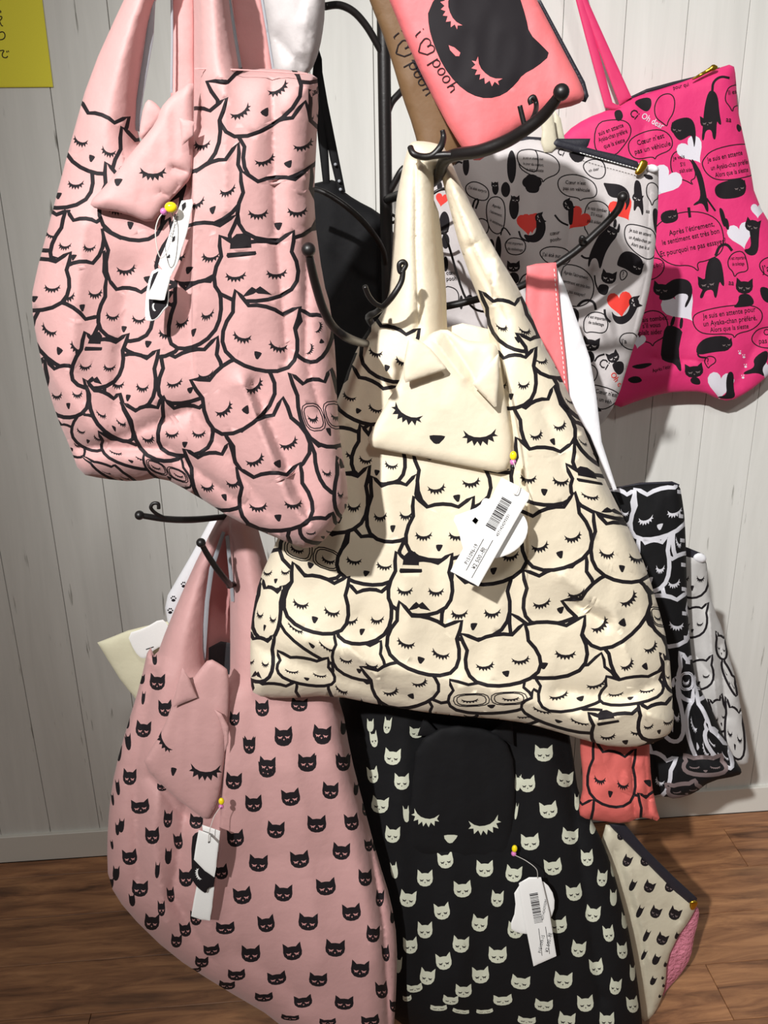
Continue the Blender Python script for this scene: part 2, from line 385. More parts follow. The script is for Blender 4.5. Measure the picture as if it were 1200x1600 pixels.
def box(name, lo, hi, m, parent=None, bev=0.0, kind=None, me=None):
    bm = bmesh.new(); bmesh.ops.create_cube(bm, size=1)
    c = (Vector(lo)+Vector(hi))/2; d = Vector(hi)-Vector(lo)
    for v in bm.verts: v.co = Vector((v.co.x*d.x, v.co.y*d.y, v.co.z*d.z))
    if bev: bmesh.ops.bevel(bm, geom=bm.edges[:], offset=bev, segments=1, affect='EDGES')
    me = bpy.data.meshes.new(name); bm.to_mesh(me); bm.free(); me.materials.append(M[m])
    o = link(name, me, parent); o.location = c
    if kind: o['kind'] = kind
    return o
wall = box('wall_back', (-2.2, .0045, 0), (2.6, .09, 2.5), 'groove', kind='structure'); wall['label'] = 'whitewashed plank wall behind the bag display'
wp = None
for i in range(-13, 27):
    x = -.552+i*.112
    if x < -2.15 or x > 2.45: continue
    if wp is None:
        wp = box('plank', (x+.0006, 0, .07), (x+.1114, .006, 2.5), 'wplank', wall, .0006); wp.matrix_parent_inverse = wall.matrix_world.inverted(); p0 = wp
        wp.matrix_parent_inverse = Matrix.Translation(-wall.location)
    else:
        q = p0.copy(); COL.objects.link(q); q.location.x = x+.056
bb = box('baseboard_back', (-2.2, -.009, 0), (2.6, .014, .072), 'board', bev=.0015, kind='structure')
floor = box('floor', (-2.2, -3.2, -.05), (2.6, .012, -.012), 'charcoal', kind='structure'); floor['label'] = 'dark brown wood plank floor'
fp = None
for r in range(24):
    y1 = -.009-.0 if r == 0 else -.06-(r-1)*.125; y0 = -.06-r*.125; off = (r*.47) % 1.2
    for k in range(-3, 4):
        x0 = k*1.2-off+.2; x1 = x0+1.2
        x0, x1 = max(x0, -2.2), min(x1, 2.6)
        if x1-x0 < .05: continue
        o = box('floor_plank', (x0+.0006, y0+.0006, -.012), (x1-.0006, y1-.0006, 0), 'fplank', floor, .0008); o.matrix_parent_inverse = Matrix.Translation(-floor.location)
wpx = None
# ------------------------------------------------------------------ pink bag, upper left
a1, a2, a3, a4 = (40, 80, 4), (280, 90, 4), (40, 440, 4), (280, 470, 4)
t = thing('shopping_bag', 'dusty pink foldable shopping bag printed with big outlined cat faces, upper left', 'bag', at1(300, 858, -.88))
SA = Sheet(-.88, [(50, 480), (51, 448), (84, 322), (110, 224), (140, 117), (193, 0), (250, -118), (300, -150), (345, -118), (358, -60), (362, 0), (378, 106), (380, 108), (430, 107), (483, 113), (500, 125), (493, 250), (490, 330), (505, 440), (517, 480), (525, 560), (527, 640), (533, 700), (545, 770), (540, 800), (505, 848), (480, 858), (455, 850), (420, 835), (370, 815), (300, 770), (253, 745), (210, 753), (160, 748), (124, 740), (110, 700), (88, 650), (68, 580), (55, 520)],
           holes=[[(212, 190), (229, 60), (243, 0), (272, -75), (298, -84), (303, 0), (303, 110), (303, 232), (222, 235)]], T=.045, Tb=.05, w=45, w2=170,
           folds=[([(425, 110), (430, 350), (450, 560)], -.008, 12), ([(380, 600), (450, 780), (505, 850)], .014, 16), ([(395, 600), (480, 800)], -.010, 14), ([(130, 350), (110, 560)], .009, 26), ([(200, 420), (180, 640)], -.008, 24), ([(150, 700), (300, 640), (420, 800)], -.010, 18),
                  ([(480, 380), (478, 560), (500, 640)], -.008, 10), ([(350, 120), (352, 330)], .005, 16), ([(110, 700), (260, 700), (380, 790)], -.012, 14), ([(60, 560), (170, 700)], .008, 20)],
           steps=[([0, 100, 330, 520, 620], [301, 302, 300, 300, 305], [.024, .024, .018, .006, 0], 4)], wr=(.0013, 85), dir=-.1, seed=3)
LA = [
 (a3, (180, 850), (330, 900), (290, 1050), '', dict(sw=4)), (a3, (350, 1090), (560, 1150), (600, 1240), '', dict(sw=4)), (a3, (330, 780), (520, 860), (390, 1000), '', dict(sw=5)),
 (a3, (455, 940), (750, 1010), (660, 1125), '', dict(sw=5)), (a3, (715, 1010), (970, 1100), (900, 1230), 'g', dict(sw=4)), (a3, (-60, 480), (120, 470), (110, 720)),
 (a1, (0, 920), (270, 1000), (70, 1180)), (a1, (60, 600), (420, 600), (205, 905)), (a1, (330, 300), (645, 417), (412, 672)), (a1, (600, 480), (1000, 520), (760, 860)),
 (a1, (250, 1000), (525, 1020), (300, 1290)), (a1, (860, 1140), (1180, 1150), (900, 1525)), (a1, (180, 1290), (490, 1255), (355, 1605)), (a3, (150, 20), (470, 225), (210, 437)), (a1, (-80, 1260), (280, 1262), (55, 1550)),
 (a1, (480, 1120), (900, 1050), (765, 1430)), (a1, (500, 700), (850, 760), (655, 1090)), (a3, (120, 495), (350, 480), (268, 778)),
 (a4, (648, 297), (748, 54), (893, 255)), (a2, (700, 830), (980, 760), (870, 1010)), (a2, (820, 200), (880, 170), (850, 420)),
 (a3, (850, 440), (1200, 350), (1030, 680)), (a3, (650, 50), (1010, 100), (765, 392)), (a3, (555, 395), (830, 430), (640, 728)), (a3, (505, -15), (800, 20), (615, 298)),
 (a2, (20, 680), (370, 540), (210, 955)), (a2, (-20, 990), (365, 985), (60, 1330)), (a2, (480, -220), (900, -120), (680, 78)), (a2, (358, 450), (790, 279), (685, 668)), (a2, (175, 155), (598, -106), (540, 345)),
 (a2, (-60, 280), (295, 258), (20, 640)), (a2, (385, 715), (826, 690), (620, 1055)), (a2, (-20, 1400), (265, 1310), (90, 1720)),
 (a2, (255, 1120), (715, 1090), (480, 1440), 'hs'), (a3, (370, 320), (640, 330), (430, 600), 'hs'), (a3, (365, 610), (590, 705), (555, 920)), (a3, (600, 760), (860, 722), (875, 1045)),
 (a4, (272, 799), (650, 610), (620, 1022)), (a3, (860, 740), (1160, 735), (995, 1020)), (a4, (75, 500), (417, 239), (420, 685)), (a4, (350, -60), (755, 45), (490, 342)),
 (a4, (30, 930), (315, 890), (285, 1230)), (a4, (810, 850), (1010, 870), (1000, 1150)), (a4, (690, 455), (950, 430), (938, 820), 'g'), (a4, (990, 975), (1120, 1010), (1040, 1290)),
 (a4, (430, 1380), (690, 1400), (545, 1580), 'hs'), (a4, (735, 1350), (960, 1330), (900, 1480)), (a4, (360, 1050), (755, 1020), (620, 1358))]
SA.build('bag_body', 'pink', t, cats(LA), step=8, inks=['ink'])
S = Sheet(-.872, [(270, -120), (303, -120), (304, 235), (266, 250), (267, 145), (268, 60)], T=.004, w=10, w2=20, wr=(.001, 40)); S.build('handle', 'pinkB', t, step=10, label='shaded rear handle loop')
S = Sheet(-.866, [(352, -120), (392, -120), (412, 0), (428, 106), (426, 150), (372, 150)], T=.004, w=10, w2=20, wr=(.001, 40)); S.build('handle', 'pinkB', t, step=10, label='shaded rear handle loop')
for q, yy in (([(350, -60), (359, -60), (361, 0), (378, 106), (367, 107), (357, 20)], -.905), ([(404, -20), (409, -20), (420, 50), (429, 108), (425, 108), (416, 50)], -.876), ([(243, 0), (240, 60), (224, 150), (219, 206), (208, 203), (214, 150), (226, 70), (236, 0)], -.892), ([(266, -30), (270, -30), (271, 60), (270, 145), (266, 145), (267, 60)], -.882)):
    Sheet(yy, q, T=.001, w=5, w2=9, wr=(0, 1), sm=0).build('seam_binding', 'lining', t, step=9, label='thin grey seam binding')
Sheet(-.934, [(304, 106), (380, 108), (480, 114), (480, 116.5), (380, 110.5), (304, 108.5)], T=.0006, w=3, w2=5, wr=(0, 1), sm=0).build('stitching', 'pinkB', t, step=9)
pf = Sheet(-.932, [(138, 317), (165, 290), (190, 258), (219, 222), (245, 190), (250, 170), (268, 149), (302, 124), (303, 150), (302, 245), (300, 276), (280, 299), (262, 317), (250, 335), (236, 350), (195, 333), (150, 327)], T=.009, Tb=.006, w=14, w2=90, wr=(.0012, 40), folds=[([(280, 290), (255, 325)], -.004, 5), ([(295, 270), (270, 262)], -.004, 5), ([(270, 310), (250, 300)], -.003, 5)], seed=8)
po = pf.build('pouch', 'pink', t, [(eye_at(Z(a1, [(795, 755)])[0], 36, 0, 1.05), 1), (eye_at(Z(a1, [(570, 716)])[0], 11, 40, 2.2), 1), (lmap(Z(a1, [(578, 820)])[0], (13, 0), (2, -12))(NOSE), 1)], step=7, inks=['ink'])
Sheet(-.918, [(216, 224), (221, 180), (229, 155), (240, 158), (252, 170), (256, 180), (240, 200)], T=.003, w=8, w2=14, wr=(0, 1)).build('ear', 'pink', po, step=8)
Sheet(-.9465, [(280, 184), (283, 205), (284, 228), (303, 212), (303, 190)], T=.002, w=6, w2=10, wr=(0, 1), sm=0).build('ear', 'pink', po, step=8)
c = at1(267, 324, -.953); ball('bead', c, .0042, 'bead', t, (1.2, .8, 1)); ball('bead', c+Vector((-.006, 0, -.003)), .0028, 'beadp', t)
# ------------------------------------------------------------------ cream bag, centre
b1, b2, b3, b4, b5, b6 = (380, 680, 4), (620, 680, 4), (800, 480, 4), (780, 800, 4), (480, 480, 4), (380, 960, 3)
t = thing('shopping_bag', 'cream foldable shopping bag printed with big outlined cat faces, hanging in the centre', 'bag', at1(720, 1130, -.745))
SB = Sheet(-.745, [(638, 228), (646, 220), (668, 221), (688, 226), (694, 228), (727, 303), (769, 383), (820, 467), (848, 537), (870, 575), (900, 640), (940, 740), (975, 810), (1003, 870), (1022, 925), (1045, 1010), (1050, 1080), (1054, 1130), (1045, 1150), (1010, 1166), (960, 1168), (915, 1157), (860, 1140), (800, 1125), (700, 1118), (600, 1103), (520, 1086), (440, 1092), (397, 1087), (391, 1067), (391, 992), (395, 955), (405, 905), (430, 850), (470, 760), (500, 690), (530, 620), (548, 565), (572, 517), (598, 490), (604, 470), (610, 448), (617, 327), (628, 265)],
           holes=[[(678, 268), (686, 262), (696, 300), (722, 401), (773, 530), (742, 548), (700, 540), (692, 513), (690, 460), (682, 400), (678, 330)]], T=.05, Tb=.03, w=40, w2=190,
           folds=[([(650, 252), (650, 380), (655, 513)], -.010, 6), ([(702, 300), (740, 400), (790, 500)], -.004, 8), ([(720, 395), (745, 380)], -.005, 6), ([(560, 560), (520, 700), (470, 860)], .008, 22), ([(590, 520), (560, 640), (560, 800)], -.008, 22), ([(600, 760), (640, 980)], .007, 26), ([(660, 800), (700, 1000), (760, 1080)], -.006, 30),
                  ([(480, 1000), (600, 1040), (760, 1075), (900, 1120)], .014, 26), ([(400, 1010), (500, 1050), (640, 1090)], -.009, 18), ([(880, 900), (960, 960), (990, 1060)], .009, 16), ([(900, 945), (950, 975)], -.008, 8), ([(870, 1080), (980, 1090), (1040, 1060)], -.012, 16), ([(920, 1130), (1000, 1110), (1048, 1130)], .010, 12), ([(850, 640), (900, 780), (960, 900)], -.006, 18), ([(560, 960), (620, 1030), (700, 1060)], -.006, 16), ([(545, 1010), (590, 1055)], .007, 10)],
           steps=[([500, 620, 700, 780, 900, 960], [768, 800, 815, 826, 824, 822], [.02, .026, .026, .024, .012, 0], 5)], wr=(.0016, 85), dir=.1, seed=11)
LB = [
 (b5, (150, 230), (300, 290), (130, 480)), (b5, (60, 700), (400, 740), (180, 975)), (b5, (275, 366), (563, 501), (318, 650)), (b5, (400, 40), (700, 140), (498, 382)),
 (b1, (560, 1390), (845, 1545), (690, 1690), '', dict(sw=5)), (b6, (870, 395), (1090, 400), (1010, 500), '', dict(sw=5)), (b1, (125, 690), (325, 680), (203, 912)), (b1, (230, 1000), (580, 1210), (430, 1318), '', dict(sw=5)), (b1, (570, 1230), (860, 1290), (725, 1475), '', dict(sw=5)),
 (b1, (110, 890), (255, 940), (133, 1205)), (b6, (40, 300), (250, 318), (150, 430), '', dict(sw=5)), (b1, (215, 1350), (530, 1395), (398, 1525), '', dict(sw=5)), (b1, (30, 1220), (195, 1250), (85, 1480), 's'),
 (b5, (330, 740), (620, 800), (435, 1035)), (b1, (300, 480), (650, 600), (420, 815), 'g'), (b1, (670, 570), (1010, 630), (768, 865)), (b5, (400, 1060), (690, 1045), (535, 1385)), (b5, (100, 1000), (390, 995), (200, 1330)),
 (b5, (660, 900), (1050, 830), (938, 1195)), (b2, (560, 130), (850, 150), (690, 215)), (b2, (350, 860), (720, 850), (480, 1197)), (b2, (430, 560), (800, 500), (605, 850)), (b1, (650, 930), (945, 920), (742, 1230)), (b5, (665, 1190), (1040, 1190), (825, 1505)),
 (b1, (955, 735), (1305, 745), (1100, 1050), 'hs'), (b1, (310, 800), (660, 890), (447, 1155)), (b1, (735, 1450), (1060, 1350), (1053, 1633), '', dict(sw=5.5)),
 (b4, (150, 370), (540, 260), (385, 615)), (b4, (620, 790), (885, 595), (915, 968)), (b4, (-150, 1230), (240, 1180), (60, 1320), '', dict(sw=5)),
 ((0, 0, 1), (703, 1063), (818, 1058), (768, 1104), 'g', dict(sw=5)), (b2, (400, 1245), (800, 1180), (685, 1492)),
 (b3, (330, 650), (520, 760), (520, 930)), (b3, (240, 400), (430, 470), (440, 660)), (b3, (-200, -100), (60, -60), (35, 205)), (b3, (30, 165), (280, 140), (290, 385)),
 (b3, (0, 600), (265, 495), (258, 842)), (b3, (-110, 265), (150, 255), (-5, 560)), (b2, (745, 20), (1110, 50), (922, 357)), (b3, (340, 985), (740, 1060), (620, 1260), 'hs'),
 (b4, (895, 450), (1080, 480), (1060, 735), 'g'), (b4, (1010, 880), (1100, 900), (1085, 1080)), (b4, (395, 560), (719, 268), (775, 695)), (b4, (590, 0), (925, 50), (768, 355)), (b2, (745, 470), (1115, 362), (1022, 748)),
 (b4, (215, 1110), (640, 1240), (370, 1310), '', dict(sw=5)), (b4, (220, 1010), (640, 885), (510, 1168), '', dict(sw=5)), (b4, (70, 640), (535, 655), (278, 962)), (b2, (400, 1245), (800, 1180), (685, 1492)),
 (b4, (670, 1030), (1020, 990), (820, 1165), '', dict(sw=5)), (b1, (975, 1045), (1365, 1165), (1110, 1408)), (b4, (560, 1260), (900, 1210), (790, 1440), 'h'), (b4, (870, 1200), (1090, 1150), (1000, 1375))]
SB.build('bag_body', 'cream', t, cats(LB, sw=6.2), step=8, inks=['ink'])
Sheet(-.728, [(650, 302), (682, 302), (696, 420), (700, 560), (640, 560), (640, 300)], T=.004, w=10, w2=20, wr=(.002, 40)).build('handle', 'cream', t, step=9, label='rear cream handle loop')
Sheet(-.722, [(640, 560), (700, 500), (790, 520), (800, 640), (700, 660)], T=.003, w=10, w2=20, wr=(.001, 40)).build('back_panel', 'cream', t, step=12)
pf = Sheet(-.806, [(569, 697), (590, 655), (611, 618), (628, 588), (634, 548), (640, 524), (655, 532), (662, 534), (671, 521), (695, 513), (712, 522), (728, 532), (750, 534), (774, 536), (780, 552), (786, 600), (799, 680), (799, 715), (790, 741), (740, 731), (672, 717), (610, 705)], T=.011, Tb=.008, w=14, w2=110, wr=(.0012, 60), folds=[([(695, 520), (735, 580), (745, 600)], -.008, 8), ([(678, 530), (700, 560), (725, 592)], .004, 8), ([(770, 560), (745, 600)], .003, 8)], seed=12)
po = pf.build('pouch', 'cream', t, [(eye_at((636, 646), 43, 27, 1.0), 1), (eye_at((750, 680), 46, -3, 1.0), 1), (lmap((683, 687), (25, 1), (1, -14))(NOSE), 1)], step=7, inks=['ink'])
Sheet(-.829, [(639, 526), (648, 530), (662, 536), (672, 544), (686, 560), (698, 575), (696, 578), (660, 590), (634, 598), (631, 592), (631, 570)], T=.0035, w=6, w2=12, wr=(.0008, 30), sm=0).build('ear', 'cream', po, step=7)
Sheet(-.829, [(779, 552), (780, 590), (776, 635), (772, 636), (755, 618), (738, 600), (750, 582)], T=.0035, w=6, w2=12, wr=(.0008, 30), sm=0).build('ear', 'cream', po, step=7)
c = at1(802, 712, -.838); ball('bead', c, .0042, 'bead', t, (.9, .8, 1.2)); ball('bead', c+Vector((0, 0, -.007)), .0034, 'beadp', t); ball('bead', c+Vector((0, 0, -.012)), .003, 'iron', t)
# ------------------------------------------------------------------ pink bag, lower left
zq, zp, zr = (0, 780, 2.143), (0, 1150, 1.875), (560, 1080, 1.875)
t = thing('shopping_bag', 'dusty pink foldable shopping bag dotted with small black cat heads, lower left', 'bag', at1(420, 1640, -.70))
SCc = Sheet(-.665, [(346, 800), (372, 796), (396, 800), (410, 850), (430, 920), (470, 1000), (512, 1060), (534, 1100), (548, 1180), (566, 1250), (590, 1340), (611, 1406), (621, 1470), (619, 1555), (615, 1610), (600, 1680), (520, 1680), (437, 1596), (341, 1540), (267, 1492), (197, 1424), (169, 1379), (167, 1320), (171, 1257), (180, 1200), (200, 1130), (219, 1069), (233, 1005), (243, 1030), (261, 980), (300, 890), (325, 840)],
           holes=[[(346, 845), (356, 835), (359, 900), (360, 1040), (358, 1058), (330, 1050), (317, 1036), (321, 940), (330, 890)]], T=.05, Tb=.05, w=45, w2=170,
           folds=[([(240, 1050), (210, 1200), (215, 1380)], -.012, 16), ([(255, 1180), (240, 1300), (260, 1440)], .009, 18), ([(290, 1260), (270, 1400), (330, 1500)], -.011, 15), ([(310, 1290), (330, 1480)], .007, 16), ([(235, 1215), (275, 1262), (325, 1300)], -.008, 12), ([(430, 1080), (470, 1250), (500, 1500)], .006, 26), ([(400, 1100), (420, 1400), (460, 1560)], -.005, 26), ([(500, 1090), (560, 1350), (590, 1500)], .007, 22), ([(575, 1290), (600, 1450), (608, 1600)], -.012, 7), ([(380, 1490), (470, 1560)], -.006, 20), ([(270, 880), (262, 1000), (250, 1100)], .004, 16)],
           steps=[([780, 1060, 1200, 1290, 1340], [360, 359, 350, 344, 344], [.022, .024, .02, .008, 0], 4)], wr=(.0013, 80), dir=.05, seed=21, grad=(0, -.00012))
HC = [(730, 28, 35), (830, 5, 52), (945, 0, 50), (783, 97, 50), (900, 80, 55), (1005, 78, 42), (685, 132, 48), (743, 198, 50), (852, 180, 55), (968, 160, 48), (690, 300, 50), (808, 275, 52), (928, 258, 56), (1030, 252, 42), (757, 373, 56), (878, 362, 56), (1000, 338, 52), (1070, 415, 40), (710, 468, 54), (830, 460, 54), (955, 442, 58), (1113, 475, 24), (660, 563, 56, 38), (780, 550, 50), (903, 545, 58), (1030, 517, 55), (1093, 580, 40), (735, 638, 56), (857, 632, 56), (982, 622, 58), (1130, 636, 22), (1055, 683, 54), (693, 700, 52, 34), (811, 710, 56, 40), (932, 714, 54, 42), (1118, 744, 36), (665, 730, 48, 26), (773, 765, 54, 28), (888, 778, 54, 38), (1008, 782, 56, 42), (1155, 790, 26, 40), (850, 825, 54, 18), (960, 838, 50, 22), (1085, 835, 54, 36),
      (380, 120, 40, 50), (411, 207, 54, 44), (492, 243, 26, 54), (446, 292, 42, 52), (522, 308, 26, 50), (493, 352, 20, 50), (380, 355, 44, 48), (461, 393, 14, 50), (545, 415, 42, 56), (648, 398, 40, 46), (410, 447, 48, 50), (500, 465, 22, 46), (445, 545, 44, 50), (473, 505, 22, 48), (543, 567, 34, 44), (340, 402, 20, 46), (387, 480, 18, 40), (517, 600, 32, 42), (574, 533, 34, 46), (620, 627, 48, 34), (591, 662, 40, 34), (572, 685, 36, 16), (575, 250, 40, 46), (475, 150, 30, 24), (375, 20, 16, 44), (350, 52, 10, 44), (345, 150, 12, 50), (356, 262, 16, 44), (344, 272, 12, 40), (328, 318, 8, 30), (325, 430, 16, 36), (330, 185, 8, 40), (1043, 155, 14, 40), (1072, 215, 22, 40), (1080, 320, 24, 38), (1098, 320, 12, 36), (1135, 415, 12, 36), (1150, 530, 14, 40)]
HC2 = [(527, 612, 52), (553, 700, 46), (480, 770, 52), (475, 602, 20, 36), (518, 538, 16, 36), (480, 665, 12, 48), (427, 750, 14, 38), (430, 812, 18, 60), (400, 850, 14, 58), (785, 735, 34, 50), (878, 700, 46), (1002, 688, 56, 48), (835, 823, 40, 60), (950, 790, 60), (1078, 785, 62), (895, 890, 56), (1028, 880, 60), (1150, 880, 46), (1150, 765, 20, 50)]
pr = []
for i, h in enumerate(HC): pr += mini(zp[0]+h[0]/zp[2], zp[1]+h[1]/zp[2], h[2]/zp[2], (h[3] if len(h) > 3 else 52)/zp[2], [-6, 4, -2, -8, 3][i % 5])
for i, h in enumerate(HC2): pr += mini(zq[0]+h[0]/zq[2], zq[1]+h[1]/zq[2], h[2]/zq[2], (h[3] if len(h) > 3 else 58)/zq[2], [4, -3, 6][i % 3])
SCc.build('bag_body', 'pink', t, pr, step=8, inks=['ink', 'pinkB'])
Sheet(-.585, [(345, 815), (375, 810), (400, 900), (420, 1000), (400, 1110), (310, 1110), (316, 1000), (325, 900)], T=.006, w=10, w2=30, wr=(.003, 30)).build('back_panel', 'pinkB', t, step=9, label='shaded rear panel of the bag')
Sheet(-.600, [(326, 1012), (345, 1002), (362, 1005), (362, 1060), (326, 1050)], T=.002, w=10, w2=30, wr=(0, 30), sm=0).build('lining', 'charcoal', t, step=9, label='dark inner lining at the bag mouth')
for q, yy in (([(347, 830), (352, 832), (334, 890), (327, 940), (321, 1032), (314, 1030), (320, 940), (327, 888)], -.650), ([(352, 838), (358, 836), (364, 900), (366, 940), (361, 940), (358, 900)], -.668)):
    Sheet(yy, q, T=.001, w=5, w2=9, wr=(0, 1), sm=0).build('seam_binding', 'lining', t, step=9, label='thin grey seam binding')
pf = Sheet(-.730, [(221, 1195), (236, 1170), (252, 1144), (266, 1110), (271, 1092), (285, 1050), (300, 1062), (312, 1046), (327, 1028), (345, 1038), (358, 1048), (358, 1100), (353, 1165), (346, 1225), (342, 1245), (335, 1265), (323, 1283), (300, 1266), (270, 1243)], T=.009, Tb=.007, w=14, w2=90, wr=(.0012, 40), seed=22)
po = pf.build('pouch', 'pink', t, [(eye_at((257, 1158), 33, 62, .8), 1), (eye_at((321, 1203), 42, 3, 1.1), 1), (lmap((271, 1206), (9, 2), (2, -13))(NOSE), 1)], step=7, inks=['ink'])
Sheet(-.743, [(285, 1043), (296, 1060), (308, 1090), (290, 1097), (271, 1105), (276, 1075)], T=.003, w=6, w2=12, wr=(.0008, 30), sm=0).build('ear', 'pink', po, step=7)
Sheet(-.743, [(335, 1109), (346, 1115), (357, 1135), (357, 1160), (351, 1175), (350, 1150), (344, 1128)], T=.003, w=5, w2=12, wr=(.0008, 30), sm=0).build('ear', 'pink', po, step=7)
c = at1(346, 1252, -.760); ball('bead', c, .0042, 'bead', t, (.9, .8, 1.2)); ball('bead', c+Vector((-.001, 0, -.008)), .0034, 'beadp', t)
# ------------------------------------------------------------------ black bag, lower centre
t = thing('shopping_bag', 'black foldable shopping bag dotted with small white cat heads, under the cream bag', 'bag', at1(780, 1660, -.64))
SD = Sheet(-.60, [(530, 1000), (640, 930), (760, 930), (850, 1000), (880, 1100), (893, 1165), (905, 1250), (935, 1300), (955, 1350), (972, 1410), (987, 1475), (1000, 1560), (1006, 1630), (960, 1668), (840, 1668), (700, 1636), (620, 1600), (600, 1560), (560, 1400), (530, 1200)], T=.045, Tb=.04, w=45, w2=150,
           folds=[([(640, 1100), (620, 1300), (640, 1540)], .008, 20), ([(700, 1340), (720, 1560)], .006, 20), ([(880, 1100), (900, 1300), (940, 1560)], -.008, 14)], wr=(.0022, 75), seed=31, grad=(0, -.00012))
HD = [(85, 100, 22), (170, 120, 40, 36), (100, 192, 48), (42, 245, 32), (127, 265, 44), (63, 333, 50), (140, 360, 18), (100, 420, 44), (105, 525, 20), (195, 548, 46), (145, 608, 48), (305, 580, 52), (407, 608, 36), (245, 645, 46), (195, 700, 44), (355, 680, 46), (152, 745, 42), (300, 742, 48), (250, 792, 46), (408, 773, 54), (202, 836, 44), (358, 832, 50), (118, 802, 18), (165, 870, 46, 26), (308, 878, 48, 40), (475, 853, 56, 42), (423, 905, 56, 32), (270, 905, 46, 28), (143, 900, 26, 18), (235, 928, 50, 18), (300, 938, 50, 14), (370, 938, 50, 14), (493, 965, 54, 24), (255, 495, 46), (370, 520, 50), (455, 535, 48), (503, 442, 54), (620, 425, 48), (570, 515, 52), (543, 182, 54), (605, 257, 48), (495, 272, 46), (467, 268, 18), (557, 348, 52), (640, 325, 14), (463, 352, 8), (670, 488, 36), (714, 548, 30), (632, 590, 46), (747, 605, 20), (687, 652, 44), (585, 685, 52), (460, 700, 46), (733, 710, 32), (780, 672, 18), (645, 755, 42), (773, 760, 30), (600, 847, 54), (697, 808, 40), (803, 825, 16), (753, 865, 34), (665, 915, 48), (543, 920, 54, 36), (803, 918, 34), (728, 965, 44), (610, 965, 50), (745, 520, 12), (687, 395, 18), (45, 140, 22, 50), (35, 100, 20, 40)]
pr = []
for i, h in enumerate(HD): pr += mini(zr[0]+h[0]/zr[2], zr[1]+h[1]/zr[2], h[2]/zr[2], (h[3] if len(h) > 3 else 50)/zr[2], [8, -4, 5, -8, 0][i % 5])
SD.build('bag_body', 'black', t, pr, step=9, inks=['white_ink', 'ink'])
pf = Sheet(-.638, [(638, 1336), (636, 1290), (645, 1220), (650, 1160), (700, 1130), (770, 1140), (800, 1170), (806, 1240), (800, 1300), (797, 1357), (760, 1352), (690, 1345)], T=.009, Tb=.007, w=14, w2=90, wr=(.0012, 40), seed=33)
po = pf.build('pouch', 'black', t, [(eye_at((665, 1276), 36, 14, 1.15), 1), (eye_at((757, 1287), 42, -12, 1.1), 1), (lmap((704, 1311), (21, 0), (1, -13))(NOSE), 1)], step=7, inks=['white_ink'])
for q in ([(652, 1150), (662, 1120), (690, 1150)], [(765, 1145), (800, 1118), (803, 1165)]): Sheet(-.638, q, T=.003, w=6, w2=12, wr=(0, 30), sm=0).build('ear', 'black', po, step=8)
c = at1(804, 1326, -.662); ball('bead', c, .0048, 'bead', t, (.9, .8, 1.3)); ball('bead', c+Vector((-.001, 0, -.009)), .004, 'beadp', t)
# ------------------------------------------------------------------ coral bag behind
t = thing('shopping_bag', 'coral foldable shopping bag mostly hidden behind the cream bag', 'bag', at1(960, 1285, -.63))
SE = Sheet(-.64, [(906, 1000), (1015, 1000), (1014, 1160), (1018, 1225), (1026, 1262), (1032, 1284), (1010, 1278), (1000, 1277), (976, 1287), (940, 1283), (907, 1278), (904, 1262), (912, 1225), (905, 1160)], T=.016, w=14, w2=40, wr=(.004, 26), folds=[([(985, 1100), (992, 1280)], -.008, 5), ([(1005, 1150), (1015, 1270)], -.006, 5)], seed=41)
SE.build('bag_body', 'coralD', t, cats([(zr, (690, 130), (870, 110), (850, 270)), (zr, (560, 250), (690, 320), (610, 440)), (zr, (820, 300), (900, 260), (880, 400)), (zr, (690, 145), (812, 172), (738, 302))], sw=4.5), step=7, inks=['ink'])
S = Sheet(-.61, [(823, 416), (838, 412), (869, 410), (875, 480), (884, 560), (889, 622), (900, 700), (925, 800), (985, 1000), (1000, 1020), (915, 1020), (880, 800), (850, 640), (833, 560), (822, 470)], grad=(0, -.0001), T=.003, w=6, w2=14, wr=(.0015, 40), sm=0, seed=5); S.build('handle', 'coral', t, step=8)
S2 = Sheet(-.572, [(822, 430), (830, 425), (836, 560), (820, 520)], T=.003, w=6, w2=14, wr=(.0015, 20), sm=0); S2.build('handle', 'coral', t, step=8)
st = [stroke([(826+i*0, 0), (0, 0)], 1)] if 0 else []
for k in range(26):
    y = 420+k*7.6; x = np.interp(y, [410, 480, 560, 622], [865, 870.5, 879.5, 884]); st.append([(x-.6, y), (x+.6, y), (x+1.2, y+4.4), (x, y+4.4)])
S.decal('stitching', st, 'card', t, off=.0008)
S = Sheet(-.595, [(868, 412), (884, 450), (905, 510), (922, 560), (932, 620), (940, 690), (964, 765), (958, 766), (938, 720), (922, 680), (895, 640), (885, 600), (875, 480)], T=.003, w=8, w2=20, wr=(.003, 30), sm=0, seed=6, grad=(0, -.0001)); S.build('handle_lining', 'white', t, step=8, label='white satin lining of the coral handle')
Sheet(-.588, [(887, 620), (896, 600), (930, 690), (934, 720), (915, 700), (892, 650)], T=.001, w=8, w2=20, wr=(0, 30), sm=0).build('handle_edge', 'charcoal', t, step=8)
